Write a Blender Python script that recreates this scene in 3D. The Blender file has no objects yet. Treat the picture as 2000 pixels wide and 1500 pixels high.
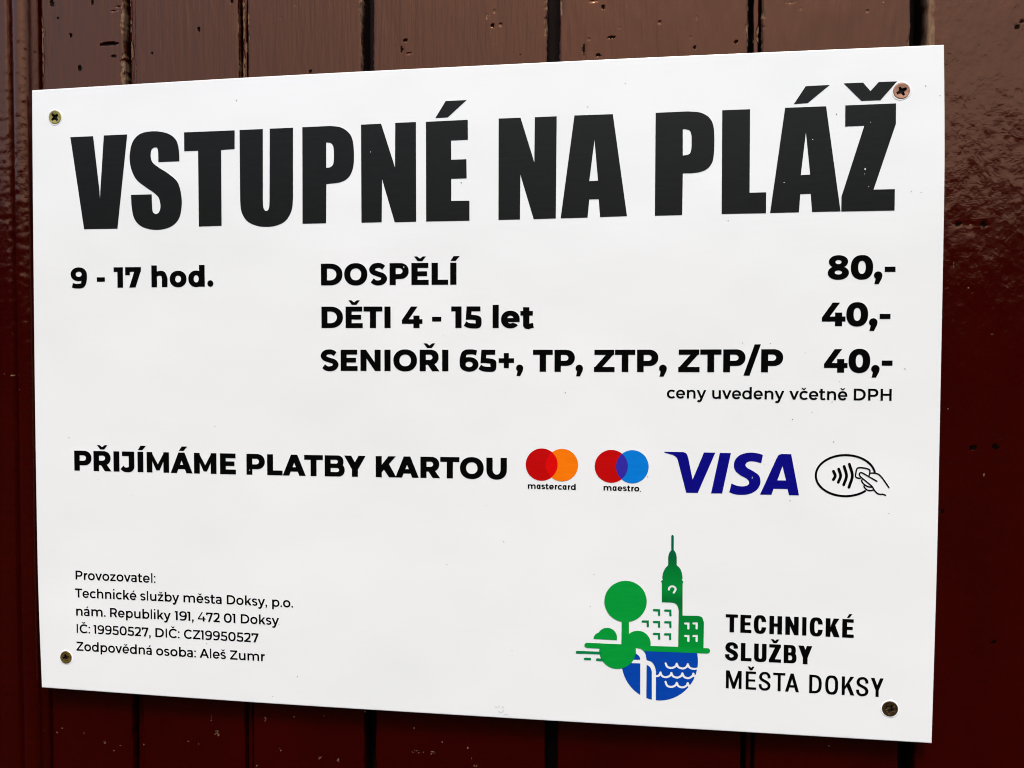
import bpy, math, random
import numpy as np
from mathutils import Vector, Matrix, noise
from mathutils.geometry import delaunay_2d_cdt

scene = bpy.context.scene
COL = scene.collection
random.seed(7)
np.random.seed(7)

# ------------------------------------------------------------------ camera, world, sun, exposure
Z0 = 1.35                       # height of the sign's lower edge above the ground
CAM = Vector((0.40052396, -0.48855165, Z0 + 0.23152379))
RIGHT = Vector((0.9914155909, 0.1307388630, 0.0015734727))
UP = Vector((-0.0053161879, 0.0282833309, 0.9995858098))
BACK = Vector((0.1306402092, -0.9910133212, 0.0287355676))
FPX = 1494.71                   # focal length in pixels of the 2000 px wide photograph
cam_data = bpy.data.cameras.new("camera")
cam = bpy.data.objects.new("camera", cam_data)
COL.objects.link(cam)
cam.matrix_world = Matrix(((RIGHT.x, UP.x, BACK.x, CAM.x), (RIGHT.y, UP.y, BACK.y, CAM.y),
                           (RIGHT.z, UP.z, BACK.z, CAM.z), (0, 0, 0, 1)))
cam_data.sensor_width = 36.0
cam_data.lens = FPX * 36.0 / 2000.0
cam_data.clip_start = 0.01
cam_data.clip_end = 1000.0
scene.camera = cam

SUN_EL, SUN_ROT = math.radians(60), math.radians(172)
world = bpy.data.worlds.new("World")
scene.world = world
world.use_nodes = True
wn = world.node_tree.nodes
wn.clear()
wout = wn.new("ShaderNodeOutputWorld")
wbg = wn.new("ShaderNodeBackground")
wsky = wn.new("ShaderNodeTexSky")
wsky.sky_type = 'NISHITA'
wsky.sun_disc = False
wsky.sun_elevation = SUN_EL
wsky.sun_rotation = SUN_ROT
wsky.air_density = 1.0
wsky.dust_density = 4.0
wsky.ozone_density = 1.0
wbg.inputs['Strength'].default_value = 0.13
world.node_tree.links.new(wsky.outputs[0], wbg.inputs['Color'])
world.node_tree.links.new(wbg.outputs[0], wout.inputs['Surface'])

sd = bpy.data.lights.new("sun", 'SUN')
sun = bpy.data.objects.new("sun", sd)
COL.objects.link(sun)
sd.energy = 1.5
sd.angle = math.radians(11)
sd.color = (1.0, 0.955, 0.88)
sdir = Vector((math.sin(SUN_ROT) * math.cos(SUN_EL), math.cos(SUN_ROT) * math.cos(SUN_EL), math.sin(SUN_EL)))
sun.rotation_euler = sdir.to_track_quat('Z', 'Y').to_euler()

scene.view_settings.view_transform = 'Standard'
scene.view_settings.look = 'None'
scene.view_settings.gamma = 1.0
scene.view_settings.exposure = 0.86
scene.cycles.filter_width = 1.05


def px(x, y, depth=0.0):
    """Point of the plane y = depth that the photograph (2000 x 1500) shows at (x, y)."""
    d = RIGHT * ((x - 1000.0) / FPX) - UP * ((y - 750.0) / FPX) - BACK
    s = (depth - CAM.y) / d.y
    p = CAM + d * s
    return p.x, p.z


# ------------------------------------------------------------------ materials
def new_mat(name):
    m = bpy.data.materials.new(name)
    m.use_nodes = True
    nt = m.node_tree
    return m, nt, nt.nodes['Principled BSDF']


def nd(nt, kind, **kw):
    n = nt.nodes.new(kind)
    for k, v in kw.items():
        setattr(n, k, v)
    return n


def mix_rgb(nt, fac, a, b):
    n = nt.nodes.new('ShaderNodeMix')
    n.data_type = 'RGBA'
    for sock, v in ((0, fac), (6, a), (7, b)):
        if hasattr(v, 'is_output'):
            nt.links.new(v, n.inputs[sock])
        elif sock == 0:
            n.inputs[0].default_value = v
        else:
            n.inputs[sock].default_value = (*v, 1.0)
    return n.outputs[2]


def ramp(nt, src, stops):
    r = nt.nodes.new('ShaderNodeValToRGB')
    el = r.color_ramp.elements
    while len(el) < len(stops):
        el.new(0.5)
    for e, (p, v) in zip(el, stops):
        e.position = p
        e.color = (v, v, v, 1) if not isinstance(v, tuple) else (*v, 1)
    nt.links.new(src, r.inputs[0])
    return r.outputs[0]


def tex_noise(nt, scale, detail=4, rough=0.55, stretch=(1, 1, 1), src='Object'):
    tc = nd(nt, 'ShaderNodeTexCoord')
    mp = nd(nt, 'ShaderNodeMapping')
    mp.inputs['Scale'].default_value = stretch
    nt.links.new(tc.outputs[src], mp.inputs['Vector'])
    n = nd(nt, 'ShaderNodeTexNoise')
    n.inputs['Scale'].default_value = scale
    n.inputs['Detail'].default_value = detail
    n.inputs['Roughness'].default_value = rough
    nt.links.new(mp.outputs[0], n.inputs['Vector'])
    return n.outputs[0]


def bump(nt, height, strength, dist, prev=None):
    b = nd(nt, 'ShaderNodeBump')
    b.inputs['Strength'].default_value = strength
    b.inputs['Distance'].default_value = dist
    nt.links.new(height, b.inputs['Height'])
    if prev is not None:
        nt.links.new(prev, b.inputs['Normal'])
    return b.outputs[0]


def paint_mat(name, base, base2, stretch, fine_scale, relief, rough=(0.09, 0.18)):
    """Old glossy brown-red paint on wood: brush or roller relief, chips showing primer and bare wood."""
    m, nt, b = new_mat(name)
    big = tex_noise(nt, 18, 3, 0.5, (1, 1, 0.4))
    col = mix_rgb(nt, ramp(nt, big, [(0.3, 0.0), (0.7, 1.0)]), base, base2)
    att = nd(nt, 'ShaderNodeAttribute', attribute_name='chip_and_light')  # positive: chips and painted edge highlight; negative: painted dent shade
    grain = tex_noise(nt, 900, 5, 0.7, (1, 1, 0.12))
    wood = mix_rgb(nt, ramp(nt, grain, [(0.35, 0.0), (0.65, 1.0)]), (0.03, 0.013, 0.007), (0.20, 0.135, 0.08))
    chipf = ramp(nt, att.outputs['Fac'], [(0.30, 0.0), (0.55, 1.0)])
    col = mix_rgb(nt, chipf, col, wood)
    neg = nd(nt, 'ShaderNodeMath', operation='MULTIPLY')
    nt.links.new(att.outputs['Fac'], neg.inputs[0])
    neg.inputs[1].default_value = -1.0
    pit_shade = ramp(nt, neg.outputs[0], [(0.2, 0.0), (0.5, 1.0)])
    col = mix_rgb(nt, pit_shade, col, (0.003, 0.0015, 0.001))  # shade inside the dents is put into the base colour
    # sparse dust specks stuck in the paint
    v = nd(nt, 'ShaderNodeTexVoronoi')
    v.inputs['Scale'].default_value = 95
    tc = nd(nt, 'ShaderNodeTexCoord')
    nt.links.new(tc.outputs['Object'], v.inputs['Vector'])
    sp = ramp(nt, v.outputs['Distance'], [(0.035, 1.0), (0.065, 0.0)])
    sel = nd(nt, 'ShaderNodeMath', operation='GREATER_THAN')
    sepc = nd(nt, 'ShaderNodeSeparateColor')
    nt.links.new(v.outputs['Color'], sepc.inputs[0])
    nt.links.new(sepc.outputs[0], sel.inputs[0])
    sel.inputs[1].default_value = 0.8
    ml = nd(nt, 'ShaderNodeMath', operation='MULTIPLY')
    nt.links.new(sp, ml.inputs[0])
    nt.links.new(sel.outputs[0], ml.inputs[1])
    col = mix_rgb(nt, ml.outputs[0], col, (0.16, 0.10, 0.075))
    nt.links.new(col, b.inputs['Base Color'])
    rg = nd(nt, 'ShaderNodeMapRange')
    nt.links.new(tex_noise(nt, 60, 4, 0.6, (1, 1, 0.3)), rg.inputs[0])
    rg.inputs[3].default_value, rg.inputs[4].default_value = rough
    mr = nd(nt, 'ShaderNodeMath', operation='MAXIMUM')
    cm = nd(nt, 'ShaderNodeMath', operation='MULTIPLY')
    nt.links.new(chipf, cm.inputs[0])
    cm.inputs[1].default_value = 0.85
    nt.links.new(rg.outputs[0], mr.inputs[0])
    nt.links.new(cm.outputs[0], mr.inputs[1])
    nt.links.new(mr.outputs[0], b.inputs['Roughness'])
    sl = nd(nt, 'ShaderNodeMapRange')
    nt.links.new(pit_shade, sl.inputs[0])
    sl.inputs[3].default_value, sl.inputs[4].default_value = 0.95, 0.05
    nt.links.new(sl.outputs[0], b.inputs['Specular IOR Level'])
    b.inputs['Specular Tint'].default_value = SPEC_TINT
    n1 = bump(nt, tex_noise(nt, fine_scale, 4, 0.6, stretch), relief, 0.0006)
    n2 = bump(nt, tex_noise(nt, fine_scale * 0.22, 3, 0.5, stretch), relief * 0.8, 0.0016, n1)
    n3 = bump(nt, ml.outputs[0], 0.6, 0.0004, n2)
    nt.links.new(n3, b.inputs['Normal'])
    return m


TREELINE_H = 15.3
SPEC_TINT = (1.0, 0.53, 0.29, 1.0)
M_PLANK = paint_mat('brown_red_brushed_paint', (0.020, 0.0001, 0.00005), (0.026, 0.0002, 0.0001), (1, 1, 0.09), 520, 0.60)
M_STILE = paint_mat('brown_red_rolled_paint', (0.022, 0.0001, 0.00005), (0.028, 0.0003, 0.0001), (1, 1, 0.7), 170, 0.75)
M_BEAD = paint_mat('brown_red_moulding_paint', (0.021, 0.0002, 0.0001), (0.027, 0.0006, 0.0002), (1, 1, 0.6), 260, 0.5)
m, nt, b = new_mat('dark_gap_wood')
b.inputs['Base Color'].default_value = (0.006, 0.0015, 0.001, 1)
b.inputs['Roughness'].default_value = 0.8
b.inputs['Specular IOR Level'].default_value = 0.15
nt.links.new(bump(nt, tex_noise(nt, 300, 4, 0.6, (1, 1, 0.2)), 0.5, 0.001), b.inputs['Normal'])
M_GAP = m

m, nt, b = new_mat('white_printed_sheet')
tone = tex_noise(nt, 7, 3, 0.5)
scr = tex_noise(nt, 260, 3, 0.6, (0.12, 1, 1))
c0 = mix_rgb(nt, ramp(nt, tone, [(0.3, 0.0), (0.7, 1.0)]), (0.760, 0.785, 0.765), (0.80, 0.815, 0.80))
c0 = mix_rgb(nt, ramp(nt, scr, [(0.62, 0.0), (0.80, 0.35)]), c0, (0.74, 0.75, 0.74))
nt.links.new(c0, b.inputs['Base Color'])
b.inputs['Roughness'].default_value = 0.24
b.inputs['Specular IOR Level'].default_value = 0.75
nt.links.new(bump(nt, scr, 0.16, 0.0003, bump(nt, tex_noise(nt, 9, 2), 0.35, 0.004)), b.inputs['Normal'])
M_WHITE = m
m, nt, b = new_mat('board_core_edge')
b.inputs['Base Color'].default_value = (0.55, 0.55, 0.55, 1)
b.inputs['Roughness'].default_value = 0.5
M_CORE = m


def ink(name, c, rough=0.45, spec=0.35, grain=True):
    m, nt, b = new_mat(name)
    if grain:
        g = tex_noise(nt, 420, 3, 0.6, (0.15, 1, 1))
        col = mix_rgb(nt, ramp(nt, g, [(0.3, 0.0), (0.75, 1.0)]), c, tuple(min(1, v * 1.12 + 0.0015) for v in c))
        nt.links.new(col, b.inputs['Base Color'])
        nt.links.new(bump(nt, g, 0.15, 0.0003), b.inputs['Normal'])
    else:
        b.inputs['Base Color'].default_value = (*c, 1)
    b.inputs['Roughness'].default_value = rough
    b.inputs['Specular IOR Level'].default_value = spec
    return m


M_BLACK = ink('black_ink', (0.0006, 0.0006, 0.0006), 0.5, 0.02)
M_HEAD = ink('headline_black_ink', (0.0045, 0.0050, 0.0036), 0.36, 0.16)
M_RED = ink('red_ink', (0.42, 0.0012, 0.0012), 0.45, 0.06)
M_RED2 = ink('bright_red_ink', (0.58, 0.0012, 0.0010), 0.45, 0.06)
M_ORANGE = ink('orange_ink', (0.75, 0.155, 0.001), 0.45, 0.06)
M_PURPLE = ink('purple_ink', (0.026, 0.018, 0.28), 0.45, 0.06)
M_CYAN = ink('light_blue_ink', (0.001, 0.155, 0.52), 0.45, 0.06)
M_NAVY = ink('navy_ink', (0.0022, 0.0016, 0.165), 0.45, 0.06)
M_GREEN = ink('green_ink', (0.001, 0.25, 0.03), 0.45, 0.06)
m, nt, b = new_mat('shaded_green_ink')
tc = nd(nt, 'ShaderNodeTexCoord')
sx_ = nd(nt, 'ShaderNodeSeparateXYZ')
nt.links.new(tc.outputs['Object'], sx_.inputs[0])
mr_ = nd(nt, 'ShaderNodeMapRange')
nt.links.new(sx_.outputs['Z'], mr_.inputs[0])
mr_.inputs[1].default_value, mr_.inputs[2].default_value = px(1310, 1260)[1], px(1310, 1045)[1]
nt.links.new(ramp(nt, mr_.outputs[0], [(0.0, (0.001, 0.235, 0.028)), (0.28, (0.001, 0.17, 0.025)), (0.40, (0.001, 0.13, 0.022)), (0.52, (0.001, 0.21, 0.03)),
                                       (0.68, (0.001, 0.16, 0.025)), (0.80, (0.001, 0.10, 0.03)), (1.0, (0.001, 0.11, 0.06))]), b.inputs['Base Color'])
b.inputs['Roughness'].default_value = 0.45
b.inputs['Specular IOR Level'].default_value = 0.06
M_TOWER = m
M_GREEN2 = ink('dark_green_ink', (0.001, 0.17, 0.045), 0.45, 0.06)
M_BLUE = ink('blue_ink', (0.001, 0.045, 0.31), 0.45, 0.06)
M_LINK = ink('sheet_white_ink', (0.80, 0.81, 0.80), 0.36, 0.3, False)
M_SPECK = ink('dirt_speck', (0.12, 0.12, 0.11), 0.7, 0.2, False)
M_SMUDGE = ink('pale_smudge', (0.60, 0.61, 0.60), 0.6, 0.2, False)


def metal(name, c, c2, rough, metallic=1.0):
    m, nt, b = new_mat(name)
    g = tex_noise(nt, 900, 4, 0.7)
    nt.links.new(mix_rgb(nt, ramp(nt, g, [(0.35, 0.0), (0.65, 1.0)]), c, c2), b.inputs['Base Color'])
    b.inputs['Metallic'].default_value = metallic
    b.inputs['Roughness'].default_value = rough
    nt.links.new(bump(nt, g, 0.3, 0.0003), b.inputs['Normal'])
    return m


M_BRASS = metal('yellow_zinc', (0.58, 0.50, 0.13), (0.22, 0.17, 0.05), 0.36, 0.75)
M_COPPER = metal('rosy_zinc', (0.40, 0.19, 0.14), (0.30, 0.17, 0.08), 0.36, 0.6)
M_OLIVE = metal('tarnished_zinc', (0.30, 0.21, 0.04), (0.08, 0.045, 0.012), 0.45, 0.6)
M_DARKZ = metal('dark_tarnished_zinc', (0.11, 0.065, 0.018), (0.022, 0.012, 0.006), 0.42, 0.6)
M_SOCKET = metal('dirty_socket', (0.035, 0.012, 0.006), (0.012, 0.005, 0.003), 0.6, 0.3)


# ------------------------------------------------------------------ object helpers
def link_mesh(name, verts, faces, mat, parent=None, smooth=False, attrs=None):
    me = bpy.data.meshes.new(name)
    me.from_pydata([tuple(v) for v in verts], [], [tuple(f) for f in faces])
    me.validate()
    if mat is not None:
        for mm in (mat if isinstance(mat, list) else [mat]):
            me.materials.append(mm)
    if smooth:
        me.polygons.foreach_set('use_smooth', [True] * len(me.polygons))
    if attrs is not None:
        a = me.attributes.new('chip_and_light', 'FLOAT', 'POINT')
        a.data.foreach_set('value', attrs)
    me.update()
    o = bpy.data.objects.new(name, me)
    COL.objects.link(o)
    if parent is not None:
        o.parent = parent
    return o


def empty(name, label, cat, loc=(0, 0, 0)):
    o = bpy.data.objects.new(name, None)
    o.empty_display_size = 0.05
    o.location = loc
    COL.objects.link(o)
    o['label'] = label
    o['category'] = cat
    return o


# ------------------------------------------------------------------ flat shapes: ordered union / difference
def winding(pts, poly):
    p = np.asarray(poly, float)
    q = np.roll(p, -1, axis=0)
    x, y = pts[:, 0:1], pts[:, 1:2]
    x0, y0, x1, y1 = p[:, 0], p[:, 1], q[:, 0], q[:, 1]
    isl = (x1 - x0) * (y - y0) - (x - x0) * (y1 - y0)
    up = (y0 <= y) & (y1 > y) & (isl > 0)
    dn = (y0 > y) & (y1 <= y) & (isl < 0)
    return up.sum(1) - dn.sum(1)


def csg(ops):
    """ops: ordered list of ('+'|'-', polygon). Returns (points, triangles) of the resulting flat area."""
    vs, es = [], []
    for _, poly in ops:
        n0 = len(vs)
        k = len(poly)
        vs += [Vector((float(a), float(c))) for a, c in poly]
        es += [(n0 + i, n0 + (i + 1) % k) for i in range(k)]
    ov, _, of, _, _, _ = delaunay_2d_cdt(vs, es, [], 0, 1e-4)
    P = np.array([(v.x, v.y) for v in ov])
    T = np.array([f for f in of if len(f) == 3])
    cen = P[T].mean(axis=1)
    inside = np.zeros(len(T), bool)
    for s, poly in ops:
        w = winding(cen, poly) != 0
        if s == '+':
            inside |= w
        else:
            inside &= ~w
    return P, T[inside]


def cat(pts, n=6, closed=False):
    """Catmull-Rom curve through the points."""
    P = [np.array(p, float) for p in pts]
    out = []
    m = len(P)
    rng = range(m) if closed else range(m - 1)
    for i in rng:
        p0 = P[(i - 1) % m] if (closed or i > 0) else 2 * P[0] - P[1]
        p1, p2 = P[i], P[(i + 1) % m]
        p3 = P[(i + 2) % m] if (closed or i + 2 < m) else 2 * P[-1] - P[-2]
        for k in range(n):
            t = k / n
            out.append(tuple(0.5 * ((2 * p1) + (p2 - p0) * t + (2 * p0 - 5 * p1 + 4 * p2 - p3) * t * t
                                    + (3 * p1 - p0 - 3 * p2 + p3) * t ** 3)))
    if not closed:
        out.append(tuple(P[-1]))
    return out


def ell(cx, cy, rx, ry, n=2.0, k=40, a0=0.0, a1=360.0):
    out = []
    full = abs(a1 - a0) >= 360
    for i in range(k if full else k + 1):
        a = math.radians(a0 + (a1 - a0) * i / k)
        c, s = math.cos(a), math.sin(a)
        out.append((cx + rx * math.copysign(abs(c) ** (2 / n), c), cy + ry * math.copysign(abs(s) ** (2 / n), s)))
    return out


def rect(x0, y0, x1, y1):
    return [(x0, y0), (x1, y0), (x1, y1), (x0, y1)]


def stroke(pts, w, smooth=True, caps=False, n=6):
    """Band of width w (number, or one per point) along the path."""
    if smooth and len(pts) > 2:
        P = np.array(cat(pts, n))
    else:
        P = np.array(pts, float)
    if isinstance(w, (int, float)):
        W = np.full(len(P), float(w))
    else:
        W = np.interp(np.linspace(0, len(w) - 1, len(P)), range(len(w)), w)
    L, R = [], []
    m = len(P)
    for i in range(m):
        if 0 < i < m - 1:
            a = P[i] - P[i - 1]
            c = P[i + 1] - P[i]
            a /= np.linalg.norm(a) + 1e-9
            c /= np.linalg.norm(c) + 1e-9
            t = a + c
            t /= np.linalg.norm(t) + 1e-9
            nrm = np.array([-t[1], t[0]])
            cosv = max(0.5, float(nrm @ np.array([-a[1], a[0]])))
            o = nrm * W[i] / 2 / cosv
        else:
            t = (P[1] - P[0]) if i == 0 else (P[-1] - P[-2])
            t = t / (np.linalg.norm(t) + 1e-9)
            o = np.array([-t[1], t[0]]) * W[i] / 2
        L.append(tuple(P[i] + o))
        R.append(tuple(P[i] - o))
    ops = [('+', L + R[::-1])]
    if caps:
        for q, ww in ((P[0], W[0]), (P[-1], W[-1])):
            ops.append(('+', ell(q[0], q[1], ww / 2, ww / 2, 2, 14)))
    return ops


# ------------------------------------------------------------------ lettering
class Style:
    def __init__(s, st, ht, xh, n=2.15, cond=False, asc=742, dot=None):
        s.st, s.ht, s.xh, s.n, s.cond, s.asc = st, ht, xh, n, cond, asc
        s.dot = dot or st * 1.15


BOLD = Style(206, 160, 548, 2.15, asc=750, dot=224)
MED = Style(134, 117, 532, 2.15, dot=130)
LOGO = Style(168, 140, 545, 2.1, dot=150)
CNDB = Style(170, 126, 520, 2.7, True)
CNDL = Style(108, 92, 520, 2.7, True)
H = 700.0


def ring(x0, y0, x1, y1, sx, sy, n):
    cx, cy, rx, ry = (x0 + x1) / 2, (y0 + y1) / 2, (x1 - x0) / 2, (y1 - y0) / 2
    return [('+', ell(cx, cy, rx, ry, n)), ('-', ell(cx, cy, rx - sx, ry - sy, n))]


def dsh(x0, y0, x1, y1, r, n=2.15):
    ry = (y1 - y0) / 2
    r = min(r, x1 - x0)
    return [(x0, y0)] + ell(x1 - r, (y0 + y1) / 2, r, ry, n, 20, -90, 90) + [(x0, y1)]


def ush(x0, y1, x1, y0, ry, n=2.15):
    cx, rx = (x0 + x1) / 2, (x1 - x0) / 2
    return [(x0, y1)] + ell(cx, y0 + ry, rx, ry, n, 22, 180, 360) + [(x1, y1)]


def s_path(w, h, st, ht, lo):
    fx = lambda f: st / 2 + f * (w - st)
    fy = lambda f: -lo + ht / 2 + f * (h + 2 * lo - ht)
    return fx, fy


def glyph(ch, w, S):
    st, ht, n, xh = S.st, S.ht, S.n, S.xh
    ov = 11
    base = {'Á': 'A', 'É': 'E', 'Ě': 'E', 'Í': 'I', 'Ř': 'R', 'Ž': 'Z', 'Č': 'C', 'á': 'a', 'é': 'e', 'ě': 'e',
            'č': 'c', 'š': 's', 'ž': 'z'}
    if ch in base:
        g = glyph(base[ch], w, S)
        up = ch.isupper()
        y0 = 758 if up else xh + 62
        cx = w / 2 + (20 if ch == 'á' and not up else 0)
        if S is CNDB or S is CNDL:
            y0 = 745
            k = 1.0 if S is CNDB else 0.8
            if ch in 'ÁÉÍ':
                g.append(('+', [(cx - 50, y0), (cx + 40 * k, y0), (cx + 150 * k, y0 + 148), (cx + 40, y0 + 148)]))
            else:
                g.append(('+', [(cx - 160 * k, y0 + 148), (cx - 60 * k, y0 + 148), (cx, y0 + 90), (cx + 60 * k, y0 + 148),
                                (cx + 160 * k, y0 + 148), (cx + 58 * k, y0), (cx - 58 * k, y0)]))
        elif S is BOLD:
            if ch in 'ÁÉÍ':
                g.append(('+', [(cx - 92, y0), (cx + 74, y0), (cx + 212, y0 + 150), (cx + 10, y0 + 150)]))
            else:
                g.append(('+', [(cx - 195, y0 + 150), (cx - 95, y0 + 150), (cx, y0 + 80), (cx + 95, y0 + 150),
                                (cx + 195, y0 + 150), (cx + 76, y0), (cx - 76, y0)]))
        else:
            if ch in 'Ááéí':
                g.append(('+', [(cx - 62, y0), (cx + 14, y0), (cx + 140, y0 + 135), (cx + 30, y0 + 135)]))
            else:
                g.append(('+', [(cx - 148, y0 + 128), (cx - 66, y0 + 128), (cx, y0 + 66), (cx + 66, y0 + 128),
                                (cx + 148, y0 + 128), (cx + 42, y0), (cx - 42, y0)]))
        return g
    P = lambda *p: [('+', list(p))]
    N = lambda *p: [('-', list(p))]
    Rc = lambda *a: [('+', rect(*a))]
    if ch == 'I' or ch == 'l':
        return Rc(0, 0, w, H if ch == 'I' else S.asc)
    if ch == 'i':
        d = S.dot
        return Rc(w / 2 - st / 2, 0, w / 2 + st / 2, xh) + P(*ell(w / 2, 725, d / 2, d / 2, 2, 16))
    if ch == 'O' or ch == '0':
        return ring(0, -ov, w, H + ov, st, ht * 1.06, n + (0.12 if ch == '0' else 0))
    if ch == 'o':
        return ring(0, -ov, w, xh + ov, st * 0.98, ht * 1.04, n)
    if ch == 'D':
        return P(*dsh(0, 0, w, H, w * (0.58 if not S.cond else 0.72), n)) + \
            N(*dsh(st, ht, w - st, H - ht, (w - 2 * st) * (0.72 if not S.cond else 0.75), n))
    if ch in 'PR':
        yb = 190 if S is BOLD else 225
        if ch == 'R':
            yb += 18
        g = Rc(0, 0, st, H) + P(*dsh(0, yb, w * (1.0 if ch == 'P' else 0.97), H, (H - yb) / 2 * 1.1, n)) + \
            N(*dsh(st, yb + ht, w * (1.0 if ch == 'P' else 0.97) - st, H - ht, (H - yb) / 2 * 1.1 - st * 0.8, n))
        if ch == 'R':
            if S is BOLD:
                g += P((0.40 * w, yb + 20), (0.74 * w, yb + 34), (w + 8, 0), (w - 1.15 * st, 0))
            else:
                g += P((0.50 * w, yb + 10), (0.50 * w + 1.15 * st, yb + 30), (w, 0), (w - 1.15 * st, 0))
        return g
    if ch == 'B':
        ym = 355
        g = P(*dsh(0, ym - ht / 2, w * 0.94, H, 190, n)) + P(*dsh(0, 0, w, ym + ht / 2, 215, n))
        s2 = st * 0.95
        return g + N(*dsh(st, ym + ht / 2 - 8, w * 0.94 - s2, H - ht * 0.92, 60 if S.st > 120 else 125, n)) + \
            N(*dsh(st, ht * 0.92, w - s2, ym - ht / 2 + 8, 75 if S.st > 120 else 140, n))
    if ch in 'EFL':
        g = Rc(0, 0, st, H)
        if ch != 'F':
            g += Rc(0, 0, w, ht)
        if ch != 'L':
            g += Rc(0, H - ht, w * 0.98, H) + Rc(0, 352 - ht / 2 + 6, w * 0.91, 352 + ht / 2)
        return g
    if ch == 'T':
        return Rc(0, H - ht, w, H) + Rc(w / 2 - st / 2, 0, w / 2 + st / 2, H)
    if ch == 'H':
        return Rc(0, 0, st, H) + Rc(w - st, 0, w, H) + Rc(0, 352 - ht / 2, w, 352 + ht / 2)
    if ch == 'N':
        d = st * 0.92
        return Rc(0, 0, st, H) + Rc(w - st, 0, w, H) + P((0, H), (d, H), (w, 0), (w - d, 0))
    if ch == 'M':
        yb, f, d = (75, st * 0.28, st * 0.85) if not S.cond else (0, st * 0.42, st * 1.2)
        yi = H - (w / 2 - d) * (H - yb) / (w / 2 - f)
        return Rc(0, 0, st, H) + Rc(w - st, 0, w, H) + \
            P((0.25 * st, H), (d, H), (w / 2, yi), (w - d, H), (w - .25 * st, H), (w / 2 + f, yb), (w / 2 - f, yb))
    if ch in 'AV':
        tw = st * 1.08 if S.st > 120 else st * 1.05
        a = (w - tw) / 2
        foot = st * 1.08
        ya = (w / 2 - foot) * H / a
        y0, y1 = (135, 135 + ht * 0.92) if S is BOLD else (165, 165 + ht)
        if ch == 'V':
            return P((0, H), (a, 0), (w - a, 0), (w, H)) + N((foot, H + 1), (w - foot, H + 1), (w / 2, H - ya))
        return P((0, 0), (a, H), (w - a, H), (w, 0)) + N((foot, -1), (w - foot, -1), (w / 2, ya)) + \
            P((y0 * a / H, y0), (w - y0 * a / H, y0), (w - y1 * a / H, y1), (y1 * a / H, y1))
    if ch == 'Y':
        aw, yj = st * 1.16, 245
        yi = H - (w / 2 - aw) * (H - yj) / (w / 2 - st / 2)
        return P((0, H), (aw, H), (w / 2, yi), (w - aw, H), (w, H), (w / 2 + st / 2, yj), (w / 2 + st / 2, 0),
                 (w / 2 - st / 2, 0), (w / 2 - st / 2, yj))
    if ch == 'Z':
        d = st * 1.28
        return Rc(0.02 * w, H - ht, w * 0.98, H) + Rc(0, 0, w, ht) + \
            P((0, ht * 0.75), (w * 0.98 - d, H - ht), (w * 0.98, H - ht), (w * 0.98, H - ht * .75), (d, ht), (0, ht))
    if ch == 'K':
        aw = 1.22 * st
        yb = 165 if S.st > 120 else 205
        xt = w * 0.97
        mm = (H - yb) / (xt - st)
        Pt = (0.40 * w, yb + mm * (0.40 * w - st) - 2)
        qx = 0.40 * w + aw * 0.62
        Q = (qx, yb + mm * (qx - st) + 40)
        return Rc(0, 0, st, H) + P((st - 2, yb), (st - 2, yb + aw * 0.92 + 15), (xt - aw, H), (xt, H)) + \
            P(Pt, Q, (w, 0), (w - aw, 0))
    if ch == 'U':
        ry = w * (0.47 if not S.cond else 0.42)
        return P(*ush(0, H, w, -ov, ry, n)) + N(*ush(st, H + 5, w - st, ht - ov + 4, ry - ht * .9 if ry - ht > 40 else 60, n))
    if ch == 'J':
        return Rc(0.1 * w, H - ht, w, H) + Rc(w - st, 210, w, H) + \
            stroke([(w - st / 2, 230), (w - st / 2 - 6, 150), (w - st * .85, 85), (0.42 * w, 66), (0.24 * w, 88), (0.09 * w, 150)],
                   [st, st, st * .9, ht, ht, ht])
    if ch in 'Cc':
        h = H if ch == 'C' else xh
        if S.cond:
            g = ring(0, -ov, w, h + ov, st, ht, n)
            return g + N((w / 2, 0.355 * h), (w + 9, 0.355 * h), (w + 9, 0.645 * h), (w / 2, 0.645 * h))
        a = 41
        rx = w / (1 + math.cos(math.radians(a)) * 1.0)
        g = ring(0, -ov, 2 * rx, h + ov, st, ht * 1.03, n)
        cx, cy = rx, h / 2
        ca, sa = math.cos(math.radians(a + 3)), math.sin(math.radians(a + 3))
        R2 = h * 1.2
        return g + N((cx, cy), (cx + R2 * ca, cy - R2 * sa), (cx + R2 * 1.5, cy), (cx + R2 * ca, cy + R2 * sa))
    if ch == 'e':
        g = ring(0, -ov, w, xh + ov, st * 0.96, ht * 1.0, n)
        yb = xh * 0.5 - ht * 0.52
        g += N((w * .48, yb), (w + 9, yb), (w + 9, 0.05 * xh), (w * 0.93, 0.16 * xh - 4), (w * 0.80, 0.255 * xh), (w * .6, yb - 20))
        return g + Rc(st * 0.6, yb, w - 4, yb + ht * 0.82)
    if ch in 'Ss':
        h = H if ch == 'S' else xh
        hh = ht if ch == 'S' else ht * 0.93
        fx, fy = s_path(w, h, hh * 1.12, hh, ov)
        if S.cond:
            pts = [(0.97, 0.70), (0.93, 0.86), (0.74, 0.98), (0.5, 1.0), (0.2, 0.95), (0.04, 0.78), (0.14, 0.62), (0.45, 0.52),
                   (0.82, 0.40), (0.97, 0.24), (0.85, 0.07), (0.5, 0.0), (0.2, 0.04), (0.03, 0.16), (0.0, 0.31)]
            wd = [st * .98, st * .95, hh, hh, st * .9, st, st, st * .95, st, st, st * .9, hh, hh, st * .95, st * .98]
            return stroke([(fx(a), fy(c)) for a, c in pts], wd)
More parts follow.
